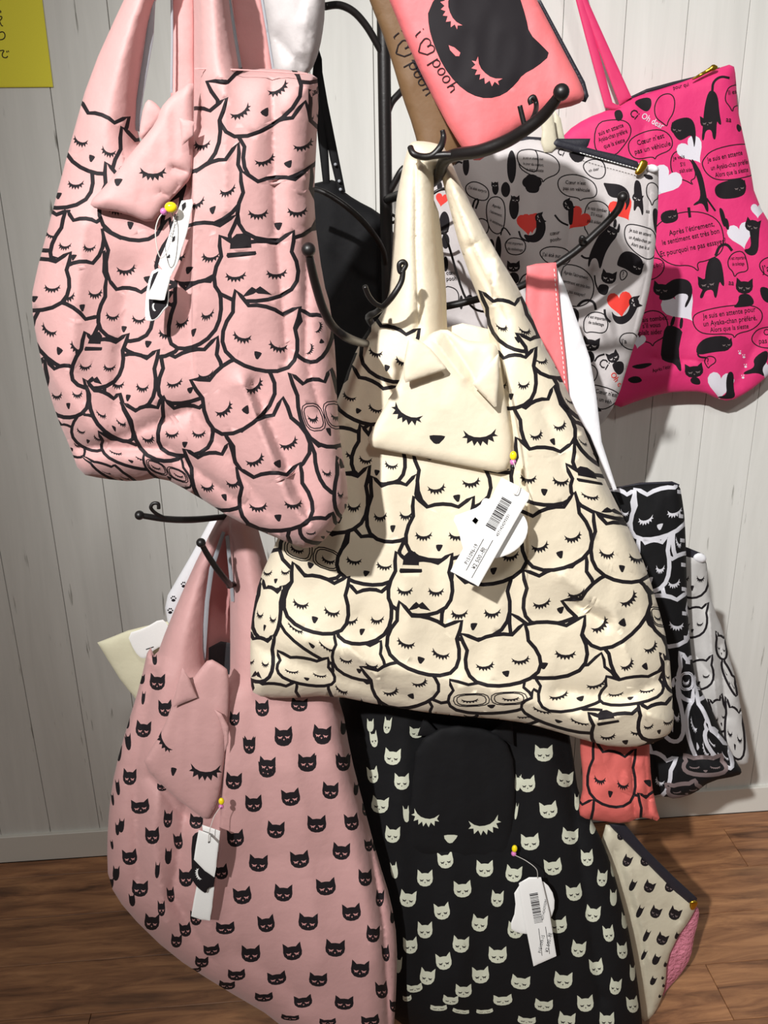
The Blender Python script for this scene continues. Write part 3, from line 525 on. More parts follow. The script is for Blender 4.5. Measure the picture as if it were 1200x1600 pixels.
# ------------------------------------------------------------------ coral zip pouch and brown one
t = thing('zip_pouch', 'coral pink zip pouch with a large black cat face, at the top', 'pouch', at1(745, 254, -.76))
SF = Sheet(-.76, [(575, -90), (592, -40), (608, 0), (640, 78), (690, 180), (727, 240), (745, 254), (765, 240), (800, 212), (860, 173), (903, 164), (915, 152), (908, 130), (880, 78), (839, 0), (800, -75), (690, -110)], T=.02, w=22, w2=90, wr=(.0014, 60), sm=1, seed=51)
zf = (400, 0, 2.143)
face = chaikin(Z(zf, [(575, 30), (578, 90), (595, 150), (625, 220), (670, 280), (720, 318), (775, 332), (830, 318), (872, 280), (893, 250), (940, 225), (987, 184), (960, 155), (915, 112), (905, 60), (880, -20), (840, -80), (740, -100), (640, -60)]), 1)
pr = [(face, 1), (eye_at(Z(zf, [(655, 40)])[0], 46, 68, .85), 0), (eye_at(Z(zf, [(772, 240)])[0], 46, 42, .95), 0), (lmap(Z(zf, [(667, 172)])[0], (9, 14), (-16, -4))([( -.6, .3), (0, .5), (.6, .3), (.5, -.1), (0, -.5), (-.5, -.2)]), 0)]
SF.build('pouch_body', 'coral', t, pr, step=8, inks=['ink'])
def hand(S, o, ang, sc, m, parent):
    """handwritten i (heart) pooh as pen strokes"""
    def arc(cx, cy, rx, ry, a0, a1, n=12): return [(cx+rx*math.cos(math.radians(a)), cy-ry*math.sin(math.radians(a))) for a in np.linspace(a0, a1, n)]
    L = [[(0, -9), (1, -3), (2, 0), (4, 0)], [(-1, -14), (0, -13)],
         arc(17, -8, 5.5, 5, -30, 200)+[(14, 0), (22, 8)], arc(27, -8, 5, 5, 210, -20)+[(31, 0), (22, 8)],
         [(43, -9), (43, 8)], arc(47.5, -4, 4.5, 5, 150, -170), arc(60, -4, 4.2, 5, 100, 470), arc(72, -4, 4.2, 5, 100, 470), [(82, -15), (82, 1)], [(82, -3), (85, -8), (89, -6), (90, 1)]]
    a = math.radians(ang); P = []
    for l in L:
        l = [(x*sc, y*sc) for x, y in l]; q = [(o[0]+x*math.cos(a)-y*math.sin(a), o[1]+x*math.sin(a)+y*math.cos(a)) for x, y in l]
        q = np.array(q); s_ = resample(q, 3, False) if len(q) > 1 else q; t_ = np.gradient(s_, axis=0); t_ /= np.maximum(np.hypot(*t_.T), 1e-6)[:, None]
        for i in range(len(s_)-1):
            n = np.array((-t_[i][1], t_[i][0]))*.85; n2 = np.array((-t_[i+1][1], t_[i+1][0]))*.85; P.append([s_[i]+n, s_[i]-n, s_[i+1]-n2, s_[i+1]+n2])
    S.decal('lettering', P, m, parent, off=.001)
hand(SF, (648, 54), 58, 1.18, 'ink', t)
Sheet(-.748, [(839, 0), (845, 0), (886, 76), (914, 128), (920, 150), (915, 160), (908, 158), (910, 140), (880, 78)], T=.003, w=4, w2=8, wr=(0, 1), sm=0).build('zip', 'zip', t, step=8, label='black zip along the side')
t = thing('zip_pouch', 'brown zip pouch with handwritten lettering, behind the coral pouch', 'pouch', at1(675, 275, -.69))
SG = Sheet(-.69, [(556, -60), (580, 9), (597, 50), (612, 95), (628, 150), (646, 200), (658, 250), (668, 270), (685, 277), (720, 250), (735, 200), (700, 60), (640, -60)], T=.014, w=16, w2=60, wr=(.001, 60), seed=52)
SG.build('pouch_body', 'brown', t, [(Z(zf, [(520, 200), (545, 250), (590, 320), (640, 350), (720, 330), (700, 200)]), 1)], step=9, inks=['ink'])
hand(SG, (614, 56), 61, 1.18, 'ink', t)

# ------------------------------------------------------------------ grey tote with cats, bubbles and hearts
h1, h2, h3, h4, h5 = (640, 180, 5.333), (820, 200, 5.4545), (820, 420, 5.4545), (960, 80, 5), (960, 340, 5)
def head2(cr, c, w, rot=0, ink=1, face=2, h=None):
    x, y = Z(cr, [c])[0]; return mini(x, y, w/cr[2], (h or w*.9)/cr[2], rot, ink, face)
def blob(cr, pts, k=1, n=2): return [(chaikin(Z(cr, pts), n), k)]
def line(cr, pts, w, k=1, n=2): return [(stroke(chaikin(Z(cr, pts), n, False), w), k)]
def bubble(cr, pts, w=1.8, k=1, base=0):
    p = chaikin(Z(cr, pts), 2); a, b = stroke(p, w, True)
    if abs(np.ptp(a[:, 0])) < abs(np.ptp(b[:, 0])): a, b = b, a
    return [(a, k), (b, base)]
def heart(cr, c, w, rot, k):
    th = np.linspace(0, 2*np.pi, 26)[:-1]; x = 16*np.sin(th)**3/16; y = (13*np.cos(th)-5*np.cos(2*th)-2*np.cos(3*th)-np.cos(4*th))/14
    a = math.radians(rot); w = w/cr[2]/2; q = lmap(Z(cr, [c])[0], (math.cos(a)*w, math.sin(a)*w), (math.sin(a)*w, -math.cos(a)*w)); return [(q(np.stack([x, y], 1)), k)]
def ell(c, rx, ry, n=14): return [(c[0]+rx*math.cos(t)*(1+.12*abs(math.cos(t))), c[1]+ry*math.sin(t)) for t in np.linspace(0, 2*np.pi, n+1)[:-1]]
t = thing('tote_bag', 'pale grey zip tote printed with black cats, red hearts and speech bubbles', 'bag', at1(930, 668, -.40))
SH = Sheet(-0.400, [(628, 285), (660, 255), (690, 240), (740, 232), (780, 228), (820, 214), (850, 217), (869, 223), (935, 238), (1009, 258), (1026, 258), (1030, 268), (1027, 356), (1018, 440), (1004, 500), (985, 557), (964, 627), (938, 668), (915, 672), (800, 690), (660, 670), (634, 640), (630, 480)], T=.018, w=18, w2=70,
           folds=[([(886, 300), (890, 360), (884, 410)], -.004, 5), ([(985, 400), (960, 560), (940, 650)], .004, 14), ([(930, 430), (900, 600)], -.004, 16), ([(1015, 300), (1010, 430), (985, 540)], -.0025, 4)], wr=(.0022, 60), seed=61)
pr = []
# speech bubbles
pr += bubble(h2, [(280, 440), (340, 400), (450, 395), (580, 450), (620, 530), (600, 595), (500, 600), (472, 622), (460, 596), (350, 580), (285, 520)])
pr += bubble(h2, [(-40, 190), (60, 180), (230, 225), (300, 300), (290, 390), (180, 430), (150, 468), (150, 430), (40, 400), (-60, 330)])
pr += bubble(h2, [(500, 300), (580, 260), (670, 280), (695, 380), (650, 440), (560, 420), (500, 350)])
pr += bubble(h2, [(510, 690), (560, 620), (660, 625), (730, 690), (700, 800), (620, 900), (555, 900), (548, 930), (530, 885), (505, 850)])
pr += bubble(h2, [(850, 860), (880, 815), (1000, 835), (1120, 880), (1120, 1080), (1060, 1130), (960, 1080), (880, 1000), (850, 930)])
pr += bubble(h2, [(1040, 480), (1090, 460), (1140, 500), (1140, 600), (1100, 620), (1085, 670), (1070, 620), (1035, 570)])
pr += bubble(h2, [(130, 1040), (220, 1005), (370, 1030), (400, 1120), (340, 1170), (200, 1160), (130, 1090)])
pr += bubble(h2, [(810, 1230), (845, 1205), (880, 1240), (850, 1290), (815, 1300)])
pr += bubble(h3, [(300, -40), (460, -30), (570, 60), (595, 170), (560, 280), (460, 330), (320, 300)])
pr += bubble(h3, [(505, 420), (580, 362), (690, 385), (715, 480), (680, 555), (560, 535), (520, 550), (500, 510)])
pr += bubble(h3, [(805, 590), (850, 545), (960, 550), (960, 690), (880, 690), (815, 640)])
pr += bubble(h3, [(400, 800), (560, 805), (625, 860), (610, 940), (550, 985), (400, 960)])
pr += bubble(h3, [(540, 1000), (600, 985), (780, 1040), (820, 1100), (700, 1200), (600, 1190)])
pr += bubble(h1, [(470, 580), (540, 545), (650, 600), (665, 680), (620, 720), (500, 680), (465, 630)])
pr += bubble(h1, [(640, 740), (680, 680), (760, 680), (800, 760), (790, 940), (740, 1000), (670, 960), (640, 850)])
pr += bubble(h1, [(795, 1060), (850, 1015), (960, 1040), (970, 1120), (920, 1165), (830, 1160), (800, 1110)])
pr += bubble(h1, [(555, 880), (600, 855), (660, 890), (655, 980), (600, 1000)])
pr += bubble(h1, [(895, 300), (1000, 280), (1070, 300), (1070, 480), (980, 460), (900, 400)])
pr += bubble(h1, [(280, 1420), (380, 1440), (415, 1500), (400, 1590), (290, 1590)])
# hearts
pr += heart(h2, (55, 800), 170, -5, 3)+heart(h2, (455, 770), 200, 40, 3)+heart(h2, (825, 680), 210, -30, 3)+heart(h3, (810, 290), 215, -8, 3)+heart(h1, (980, 900), 175, -5, 3)+heart(h1, (270, 700), 110, 10, 3)+heart(h2, (160, 20), 60, 0, 3)
# cats
pr += blob(h2, [(665, 465), (700, 470), (820, 480), (890, 540), (900, 640), (850, 720), (870, 640), (820, 600), (720, 590), (690, 520)])
pr += blob(h2, [(690, 820), (790, 860), (790, 920), (730, 990), (680, 1080), (640, 1230), (620, 1110), (570, 1110), (545, 1200), (535, 1150), (560, 1050), (620, 930)])+blob(h2, [(760, 770), (785, 780), (780, 850), (750, 850)], 1, 1)+blob(h2, [(805, 800), (815, 850), (800, 900), (780, 880)], 1, 1)
pr += head2(h2, (740, 880), 105, 25, 1, 0)+line(h2, [(480, 1085), (510, 1110), (560, 1110), (610, 1095)], 3.2)
pr += blob(h2, [(150, 740), (185, 840), (160, 930), (100, 980), (20, 970), (-20, 900), (60, 920), (100, 880), (95, 760)])+head2(h2, (130, 770), 95, 70, 1, 0)
pr += blob(h2, [(370, 600), (420, 640), (410, 800), (400, 830), (370, 820)])+head2(h2, (370, 655), 100, 60, 1, 0)+line(h2, [(255, 740), (300, 800), (370, 830)], 3)
pr += blob(h2, [(930, 440), (985, 450), (1000, 560), (1015, 720), (1000, 755), (985, 690), (960, 660), (940, 710), (925, 700), (930, 640)])+head2(h2, (960, 595), 90, 25, 1, 0)
pr += blob(h2, [(780, 1160), (820, 1060), (900, 1045), (1000, 1110), (1010, 1180), (990, 1260), (930, 1250), (860, 1200), (800, 1180)])+head2(h2, (960, 1180), 100, 20, 1, 0)
pr += blob(h2, [(1090, 680), (1140, 690), (1140, 900), (1110, 900), (1090, 780)])+blob(h2, [(0, 390), (120, 400), (130, 520), (100, 560), (0, 545)])+blob(h2, [(370, 200), (520, 210), (500, 280), (440, 300), (390, 260)], 1, 1)+blob(h2, [(1000, 390), (1080, 400), (1100, 440), (1040, 440)], 1, 1)
pr += head2(h3, (715, 70), 130, 12, 1, 0, 120)+blob(h3, [(640, 125), (720, 140), (710, 200), (685, 230), (640, 215), (615, 180)])+line(h3, [(595, 55), (600, 120), (625, 180)], 2.5)
pr += blob(h3, [(900, 230), (980, 280), (920, 420), (840, 480), (760, 460), (735, 350), (765, 400), (830, 410), (880, 370), (900, 290)])+head2(h3, (940, 285), 100, 75, 1, 0, 110)+line(h3, [(680, 345), (685, 410), (730, 455)], 3.6)
pr += blob(h3, [(370, 340), (430, 330), (465, 370), (460, 450), (425, 520), (400, 450)])+line(h3, [(450, 320), (490, 275), (550, 265), (595, 290), (605, 350)], 4)
pr += head2(h3, (563, 640), 150, 10, 1, 0, 125)+blob(h3, [(490, 730), (560, 690), (600, 740), (585, 800), (520, 800), (485, 770)])
pr += head2(h3, (752, 750), 105, -25, 1, 0, 105)+blob(h3, [(740, 800), (840, 780), (850, 870), (800, 915), (755, 860)])+line(h3, [(595, 790), (620, 745), (680, 728)], 3)
pr += blob(h3, [(590, 1150), (640, 1190), (660, 1215), (620, 1220), (600, 1190)])
for x, y, w, h in ((715, 610, 50, 110), (800, 620, 70, 130), (870, 770, 75, 200), (740, 1110, 45, 210), (680, 1090, 50, 120), (290, 900, 80, 200), (250, 590, 40, 80), (850, 430, 70, 280), (470, 420, 50, 170), (300, 1240, 40, 130), (1020, 560, 150, 120), (300, 1050, 60, 130), (500, 1540, 60, 90), (430, 1560, 30, 120)):
    pr += [(chaikin(Z(h1, ell((x, y), w/2, h/2)), 1), 1)]
pr += head2(h1, (710, 580), 60, 0, 1, 0)+head2(h1, (880, 700), 75, 0, 1, 0)+head2(h1, (865, 1260), 110, 0, 1, 0)+blob(h1, [(830, 1310), (900, 1310), (920, 1380), (880, 1410), (830, 1390)])+line(h1, [(910, 1400), (940, 1340), (980, 1320)], 2.2)+line(h1, [(760, 1000), (770, 940), (800, 940), (840, 1000)], 2.2)+line(h1, [(910, 965), (930, 1030), (1000, 1055)], 3)+line(h1, [(520, 790), (540, 700), (580, 700), (550, 780)], 3)+line(h1, [(375, 410), (410, 385), (440, 400)], 3)
SH.build('tote_body', 'greyc', t, pr, step=8, inks=['ink', 'white_ink', 'red'])
def T(cr, s, x, y, h, ang=0, sx=.85): X, Y_ = Z(cr, [(x, y)])[0]; return (s, X, Y_, h/cr[2], ang, sx, .006)
SH.text('lettering', [T(h2, 'Cœur n’est', 345, 475, 44, 3), T(h2, 'pas un véhicule', 325, 525, 44, 5), T(h2, 'Je vais tomber', 530, 690, 42, 10, .7), T(h2, 'S’il vous', 560, 745, 44, 10, .7), T(h2, 'plaît aider', 530, 800, 42, 10, .7),
    T(h2, 'Je suis en attent', 890, 880, 42, 14, .7), T(h2, 'un Ayaka-chan pr', 885, 940, 42, 14, .65), T(h2, 'Alors que la si', 905, 1000, 42, 14, .65), T(h2, 'J’ai été sur', 150, 1090, 46, 6, .8), T(h2, '?', 828, 1270, 70, 0), T(h2, 'oh dear', 545, 375, 34, -12), T(h2, 'cœur', 215, 915, 46, -8), T(h2, 'pooh-', 218, 970, 46, -8), T(h2, 'Ci', 270, 215, 80, 25),
    T(h2, 'je suis en attente tout', -15, 262, 32, 4, .6), T(h2, 'le jour du confort,', -15, 312, 34, 5, .7), T(h2, 'à mon poste', 15, 362, 36, 5, .8), T(h2, 'aa', 1030, 720, 46, 10),
    T(h3, 'Après l’étirement,', 330, 40, 42, 14, .7), T(h3, 'sentiment est très bon', 325, 115, 42, 14, .62), T(h3, 'ne pas essayer?', 335, 195, 42, 14, .7), T(h3, 'Il est important', 535, 415, 38, 10, .7), T(h3, 'de toilettage', 540, 465, 38, 10, .7), T(h3, 'J’a', 825, 640, 60, -6), T(h3, 'aa', 445, 580, 60, 15), T(h3, 'our', 495, 840, 50, 10), T(h3, 't,', 515, 900, 50, 10),
    T(h3, 'Ci', 620, 820, 110, 30), T(h3, 'Cœur n’est', 598, 1055, 52, 12, .8), T(h3, 'pas un véh', 565, 1110, 52, 14, .8),
    T(h1, 'J’ai été surpris', 490, 610, 36, 14, .75), T(h1, 'Après', 685, 760, 36, 16), T(h1, 'l’étirement,', 665, 810, 34, 20, .7), T(h1, 'le sentiment', 665, 880, 34, 26, .7), T(h1, 'Il est important', 805, 1070, 32, 6, .7), T(h1, 'de toilettage', 815, 1120, 32, 6, .8), T(h1, 'cœur', 305, 1330, 50, -4), T(h1, 'pooh', 305, 1380, 50, -4)], 'ink', t)
SH.text('lettering', [T(h3, 'Oh d', 725, 900, 70, 55, .9)], 'red', t, label='red lettering')
Sheet(-0.420, Z(h2, [(270, 95), (420, 135), (600, 185), (780, 225), (960, 285), (985, 340), (940, 350), (740, 290), (560, 240), (420, 205), (270, 160), (230, 130)]), T=.003, w=6, w2=9, wr=(0, 1), sm=0).build('zip', 'zip', t, step=8)
Sheet(-0.405, Z(h2, [(-220, 80), (0, 70), (140, 80), (270, 90), (560, 90), (540, 150), (500, 200), (400, 170), (150, 130), (-200, 130)]), T=.003, w=6, w2=9, wr=(0, 1), sm=0).build('mouth_shade', 'zip', t, step=8, label='dark sheet standing for the shade inside the open tote mouth')  # black sheet gives the hollow mouth its shade by colour
stt = [Z(h2, [(470+i*26, 208+i*7.2), (488+i*26, 213+i*7.2), (487+i*26, 219+i*7.2), (469+i*26, 214+i*7.2)]) for i in range(19)]
SH.decal('stitching', stt, 'card', t, off=.0225)
Sheet(-0.428, Z(h2, [(990, 265), (1050, 280), (1045, 330), (990, 395), (945, 400), (935, 375), (970, 320)]), T=.0025, w=4, w2=6, wr=(0, 1), sm=1).build('zip_pull', 'gold', t, step=6)
Sheet(-0.415, Z(h2, [(1040, 320), (1090, 305), (1140, 330), (1145, 370), (1090, 385), (1035, 360)]), T=.006, w=6, w2=10, wr=(.002, 10), sm=1).build('piped_corner', 'white', t, step=6)
Sheet(-0.418, [(841, 178), (857, 172), (864, 178), (868, 205), (871, 228), (862, 238), (850, 238), (845, 222), (847, 205)], T=.003, w=5, w2=9, wr=(.001, 20), sm=0).build('handle', 'beige', t, step=7)
Sheet(-0.395, [(866, 172), (876, 185), (883, 220), (872, 222), (864, 200)], T=.003, w=5, w2=9, wr=(.001, 20), sm=0).build('handle', 'beige', t, step=7)
# ------------------------------------------------------------------ hot pink tote
t = thing('tote_bag', 'hot pink zip tote printed with black cats, white hearts and speech bubbles', 'bag', at1(1100, 612, -.07))
SI = Sheet(-0.070, [(868, 232), (885, 205), (915, 185), (950, 172), (985, 153), (1050, 133), (1120, 107), (1146, 99), (1150, 120), (1152, 168), (1162, 215), (1172, 260), (1180, 310), (1215, 370), (1232, 470), (1215, 570), (1195, 592), (1170, 612), (1140, 628), (1118, 622), (1098, 612), (1060, 612), (1030, 616), (1000, 625), (960, 640), (930, 600), (870, 400)], T=.018, w=18, w2=70,
           folds=[([(1100, 560), (1060, 580), (1000, 590)], .006, 16), ([(1020, 560), (1100, 565)], -.006, 8), ([(1150, 200), (1120, 320), (1100, 480)], -.004, 18), ([(1190, 520), (1150, 600)], -.006, 12), ([(1005, 200), (1010, 250)], -.004, 8), ([(1016, 430), (1028, 560)], .002, 3)], wr=(.0026, 60), seed=71)
pr = []
pr += bubble(h4, [(110, 690), (250, 620), (380, 610), (455, 680), (450, 770), (330, 815), (318, 848), (300, 822), (170, 850), (110, 790)])
pr += bubble(h4, [(-150, 560), (0, 530), (110, 550), (140, 640), (60, 760), (0, 820), (-160, 800)])
pr += bubble(h4, [(310, 430), (350, 350), (430, 325), (475, 370), (465, 480), (420, 545), (410, 590), (390, 570), (320, 520)])
pr += bubble(h4, [(435, 900), (450, 800), (520, 770), (620, 880), (640, 990), (590, 1010), (620, 1050), (560, 1010), (470, 990)])
pr += bubble(h4, [(690, 850), (760, 770), (980, 720), (1130, 740), (1120, 960), (960, 1000), (800, 1010), (720, 960), (685, 890)])
pr += bubble(h4, [(870, 330), (900, 270), (1000, 260), (1000, 420), (930, 430), (925, 480), (900, 430), (865, 390)])
pr += bubble(h5, [(320, 60), (480, -40), (680, -50), (820, 20), (860, 160), (840, 280), (720, 340), (640, 350), (665, 430), (600, 370), (460, 380), (340, 300), (300, 160)])
pr += bubble(h5, [(230, 330), (330, 310), (395, 350), (380, 430), (300, 490), (200, 480)])
pr += bubble(h5, [(605, 800), (640, 740), (860, 690), (1060, 680), (1150, 720), (1160, 800), (1080, 880), (960, 905), (935, 945), (925, 905), (720, 915), (640, 880)])
pr += bubble(h5, [(885, 330), (930, 270), (1010, 260), (1040, 360), (1045, 420), (960, 430), (940, 470), (925, 420), (890, 390)])
pr += bubble(h5, [(200, 760), (290, 720), (380, 745), (425, 830), (400, 930), (310, 975), (300, 1010), (280, 975), (180, 960)])
pr += bubble(h5, [(1120, 370), (1180, 310), (1300, 300), (1300, 470), (1180, 460)])+bubble(h5, [(1070, 930), (1130, 860), (1300, 850), (1300, 1020), (1150, 1020), (1080, 980)])
pr += bubble(h5, [(700, 1120), (730, 1080), (785, 1090), (795, 1130), (745, 1160), (735, 1180), (715, 1150)])
pr += heart(h4, (400, 1010), 240, 30, 3)+heart(h4, (600, 770), 210, -35, 3)+heart(h5, (510, 680), 270, -38, 3)+heart(h5, (985, 130), 200, -15, 3)+heart(h5, (830, 1300), 210, 5, 3)+heart(h5, (190, 960), 110, 10, 3)+heart(h5, (1190, 1180), 130, 10, 3)+heart(h4, (1120, 1240), 110, 0, 3)
for mx, my in ((980, 1060), (1012, 1090), (1025, 1165), (1005, 1250)): pr += [(chaikin(Z(h5, ell((mx, my), 10, 9, 8)), 1), 3), (Z(h5, [(mx-14, my-20), (mx-8, my-22), (mx-6, my-14), (mx-12, my-12)]), 3), (Z(h5, [(mx+2, my-22), (mx+9, my-22), (mx+8, my-13), (mx+2, my-13)]), 3)]
pr += blob(h4, [(440, 550), (560, 510), (620, 540), (640, 640), (625, 770), (615, 700), (600, 650), (540, 690), (500, 700), (450, 630)])+head2(h4, (490, 605), 100, 8, 1, 2)
pr += blob(h4, [(730, 320), (770, 300), (810, 350), (820, 480), (840, 580), (815, 570), (800, 540), (795, 690), (770, 690), (760, 610), (710, 620), (700, 700), (680, 695), (690, 600), (700, 450)])+head2(h4, (725, 550), 110, -8, 1, 2)+line(h4, [(765, 310), (770, 240), (830, 195), (900, 210)], 4)
pr += blob(h4, [(600, 830), (640, 880), (690, 970), (720, 1130), (740, 1250), (720, 1260), (690, 1180), (620, 1210), (615, 1195), (680, 1150), (650, 1000), (610, 900)])+line(h4, [(720, 1150), (790, 1250)], 3)
pr += blob(h4, [(780, 1060), (840, 1020), (1010, 980), (1035, 1080), (1000, 1140), (850, 1160), (790, 1130)])+head2(h4, (975, 1060), 110, -8, 1, 2)
pr += blob(h4, [(355, 1260), (480, 1230), (505, 1300), (470, 1340), (370, 1350)])+head2(h4, (450, 1280), 95, -12, 1, 2)+line(h4, [(580, 1220), (590, 1300)], 4.5)
pr += blob(h4, [(140, 390), (280, 350), (295, 420), (260, 480), (200, 450)])+blob(h4, [(-10, 470), (50, 450), (75, 520), (20, 560)])+blob(h4, [(960, 560), (1000, 600), (975, 640), (950, 600)])+blob(h4, [(810, 1220), (850, 1230), (880, 1360), (850, 1380)])
pr += blob(h5, [(430, 490), (520, 470), (600, 500), (615, 600), (560, 710), (545, 690), (590, 600), (500, 590), (450, 640), (350, 650), (350, 600)])+head2(h5, (370, 555), 135, 4, 1, 2, 120)
pr += blob(h5, [(720, 350), (770, 300), (830, 330), (850, 420), (862, 540), (840, 530), (820, 490), (800, 630), (780, 625), (770, 560), (710, 570), (690, 635), (660, 625), (700, 540)])+head2(h5, (728, 510), 150, -8, 1, 2, 120)+line(h5, [(790, 300), (820, 220), (880, 205), (920, 260)], 4.5)
pr += blob(h5, [(395, 850), (450, 840), (535, 880), (520, 940), (500, 1050), (528, 1190), (510, 1205), (470, 1140), (410, 1130), (360, 1100), (370, 980)], 1, 1)+blob(h5, [(455, 770), (480, 775), (460, 850), (430, 845)], 1, 1)+blob(h5, [(515, 780), (540, 785), (530, 870), (505, 865)], 1, 1)
pr += head2(h5, (1015, 535), 135, 3, 1, 2, 125)+blob(h5, [(970, 600), (1050, 590), (1095, 650), (1080, 690), (1000, 700), (920, 705), (970, 660)])
pr += blob(h5, [(640, 1000), (720, 930), (900, 920), (915, 1040), (780, 1050), (640, 1080)])+head2(h5, (875, 985), 95, -5, 1, 2)+line(h5, [(650, 1060), (660, 1090), (720, 1095)], 3)
pr += head2(h5, (622, 1195), 145, -6, 1, 2, 115)+blob(h5, [(590, 1250), (660, 1245), (680, 1310), (600, 1300)])
pr += blob(h5, [(890, 1200), (935, 1210), (930, 1330), (950, 1410), (860, 1420), (790, 1400), (880, 1390), (870, 1280)])+blob(h5, [(1040, 10), (1140, 30), (1130, 130), (1125, 280), (1060, 305), (1000, 250), (1070, 240), (1060, 130)])+head2(h5, (1080, 60), 120, 15, 1, 2)
pr += blob(h5, [(1130, 530), (1230, 560), (1220, 680), (1150, 640)])+blob(h5, [(1080, 1100), (1200, 1020), (1200, 1120), (1150, 1180), (1180, 1250), (1120, 1210), (1010, 1230), (1010, 1205), (1100, 1170)])+blob(h5, [(850, 0), (890, 10), (900, 100), (870, 90)])
pr += blob(h5, [(110, 1160), (280, 1130), (300, 1150), (200, 1190)])+blob(h5, [(90, 1260), (180, 1230), (230, 1280), (140, 1300)])
SI.build('tote_body', 'hot', t, pr, step=8, inks=['ink', 'grey_ink', 'heart'])
SI.text('lettering', [T(h4, 'Cœur n’est', 180, 735, 56, -16), T(h4, 'pas un véhicule', 160, 805, 56, -14), T(h4, 'Je suis en attente', 730, 865, 54, -12, .75), T(h4, 'un Ayaka-chan préféré,', 755, 930, 54, -10, .65), T(h4, 'Alors que la sieste', 790, 985, 54, -10, .65), T(h4, 'suis en attente', -120, 660, 50, -20, .7), T(h4, 'Ayaka-chan préféré', -120, 710, 50, -18, .6), T(h4, 'que la sieste', -80, 760, 50, -18, .7),
    T(h4, 'Je vais', 460, 850, 44, -10), T(h4, 'S’il', 515, 900, 44, -8), T(h4, 'plaît aider', 510, 950, 44, -8, .6), T(h4, 'Ci', 110, 490, 90, 40), T(h4, 'pour qui', 460, 300, 44, -14), T(h4, 'Il est', 890, 340, 50, -10), T(h4, 'aa', 870, 550, 60, 5),
    T(h5, 'Après l’étirement,', 430, 140, 58, -12), T(h5, 'le sentiment est très bon', 375, 215, 58, -12, .78), T(h5, 'Et pourquoi ne pas essayer?', 360, 305, 60, -12, .78), T(h5, 'est bon', 270, 405, 50, -16), T(h5, 'Je suis en attente pour', 695, 790, 58, -8, .78), T(h5, 'un Ayaka-chan préféré,', 695, 850, 58, -7, .78), T(h5, 'Alors que la sieste', 750, 895, 54, -6, .75),
    T(h5, 'vais tomber.', 200, 820, 56, -6, .8), T(h5, 's’il vous', 220, 865, 56, -5, .8), T(h5, 'plaît aider', 195, 920, 56, -4, .8), T(h5, 'Il est important', 900, 330, 40, -3, .5), T(h5, 'de toilettage', 920, 375, 38, -3, .5), T(h5, 'J’ai', 1160, 430, 80, -12), T(h5, 'Cœur', 1165, 920, 70, -5), T(h5, 'pas un', 1128, 985, 60, -5), T(h5, '?', 722, 1145, 70, -5), T(h5, 'aa', 890, 525, 60, 5), T(h5, 'Après l’étir', 300, 1210, 40, -14, .8)], 'ink', t)
SI.text('lettering', [T(h4, 'Oh dear', 205, 520, 70, 28, .8)], 'heart', t, label='white lettering')
Sheet(-0.072, Z(h4, [(60, 385), (250, 295), (450, 240), (640, 195), (820, 125), (830, 145), (640, 225), (450, 272), (250, 325), (70, 400)]), T=.003, w=6, w2=9, wr=(0, 1), sm=0).build('zip', 'zip', t, step=8)
Sheet(-0.092, Z(h4, [(595, 228), (640, 190), (740, 130), (770, 98), (812, 118), (800, 145), (745, 160), (640, 215)]), T=.0025, w=4, w2=6, wr=(0, 1), sm=1).build('zip_pull', 'gold', t, step=6)
for q in ([(884, -60), (896, -60), (925, 40), (957, 160), (972, 168), (961, 172), (945, 168), (915, 60)], [(905, -60), (918, 0), (945, 60), (987, 152), (968, 164), (955, 130), (925, 50), (896, -30)]):
    Sheet(-0.082, q, T=.0025, w=5, w2=9, wr=(.001, 30), sm=0).build('handle', 'hotB', t, step=8)
# ------------------------------------------------------------------ black tote with white line cats
j1, j2 = (940, 740, 4.8), (940, 980, 4.8)
t = thing('tote_bag', 'black tote printed with white outlined cat faces, right of the cream bag', 'bag', at1(1080, 1248, -.53))
SJ = Sheet(-.53, [(800, 792), (880, 776), (945, 764), (1000, 755), (1050, 754), (1062, 758), (1066, 780), (1070, 810), (1072, 860), (1074, 960), (1082, 1040), (1092, 1075), (1108, 1100), (1130, 1150), (1150, 1190), (1160, 1205), (1155, 1212), (1110, 1220), (1085, 1240), (1055, 1249), (1040, 1244), (1020, 1247), (1008, 1235), (985, 1150), (930, 1040), (880, 955), (805, 900)], T=.025, w=16, w2=60,
           folds=[([(1070, 1060), (1085, 1120), (1088, 1180)], -.009, 7), ([(1050, 1180), (1130, 1190)], -.012, 12), ([(1070, 1240), (1150, 1205)], .004, 8), ([(1012, 1160), (1030, 1240)], -.008, 8), ([(1100, 1110), (1145, 1195)], .008, 9)], wr=(.003, 45), seed=81)
LJ = [(j1, (30, 60), (250, 130), (100, 330)), (j1, (700, 420), (560, 250), (610, 640)), (j1, (450, 600), (760, 520), (640, 880)), (j1, (280, 460), (510, 450), (370, 800)), (j1, (250, 120), (640, 20), (438, 400)), (j2, (280, -300), (660, -260), (450, 60)),
      (j2, (590, 190), (800, 180), (690, 480), 'g'), (j2, (400, 350), (560, 370), (530, 760)), (j2, (700, 440), (860, 780), (720, 900)), (j2, (780, 700), (960, 880), (880, 960)), (j2, (340, 860), (560, 980), (350, 1190)), (j2, (620, 960), (900, 960), (780, 1080), '', dict(ink=2)), (j2, (480, 1180), (700, 1150), (640, 1250), '', dict(ink=2))]
pr = cats(LJ, sw=6.5)
for i in range(8): yy = 765+i*38; xx = np.interp(yy, [760, 860, 960, 1040], [1060, 1066, 1068, 1074]); pr.append(([(xx-2, yy), (xx+5, yy+1), (xx+5, yy+7), (xx-2, yy+6)], 1))
SJ.build('tote_body', 'black', t, pr, step=7, inks=['silver_ink', 'grey_ink'])
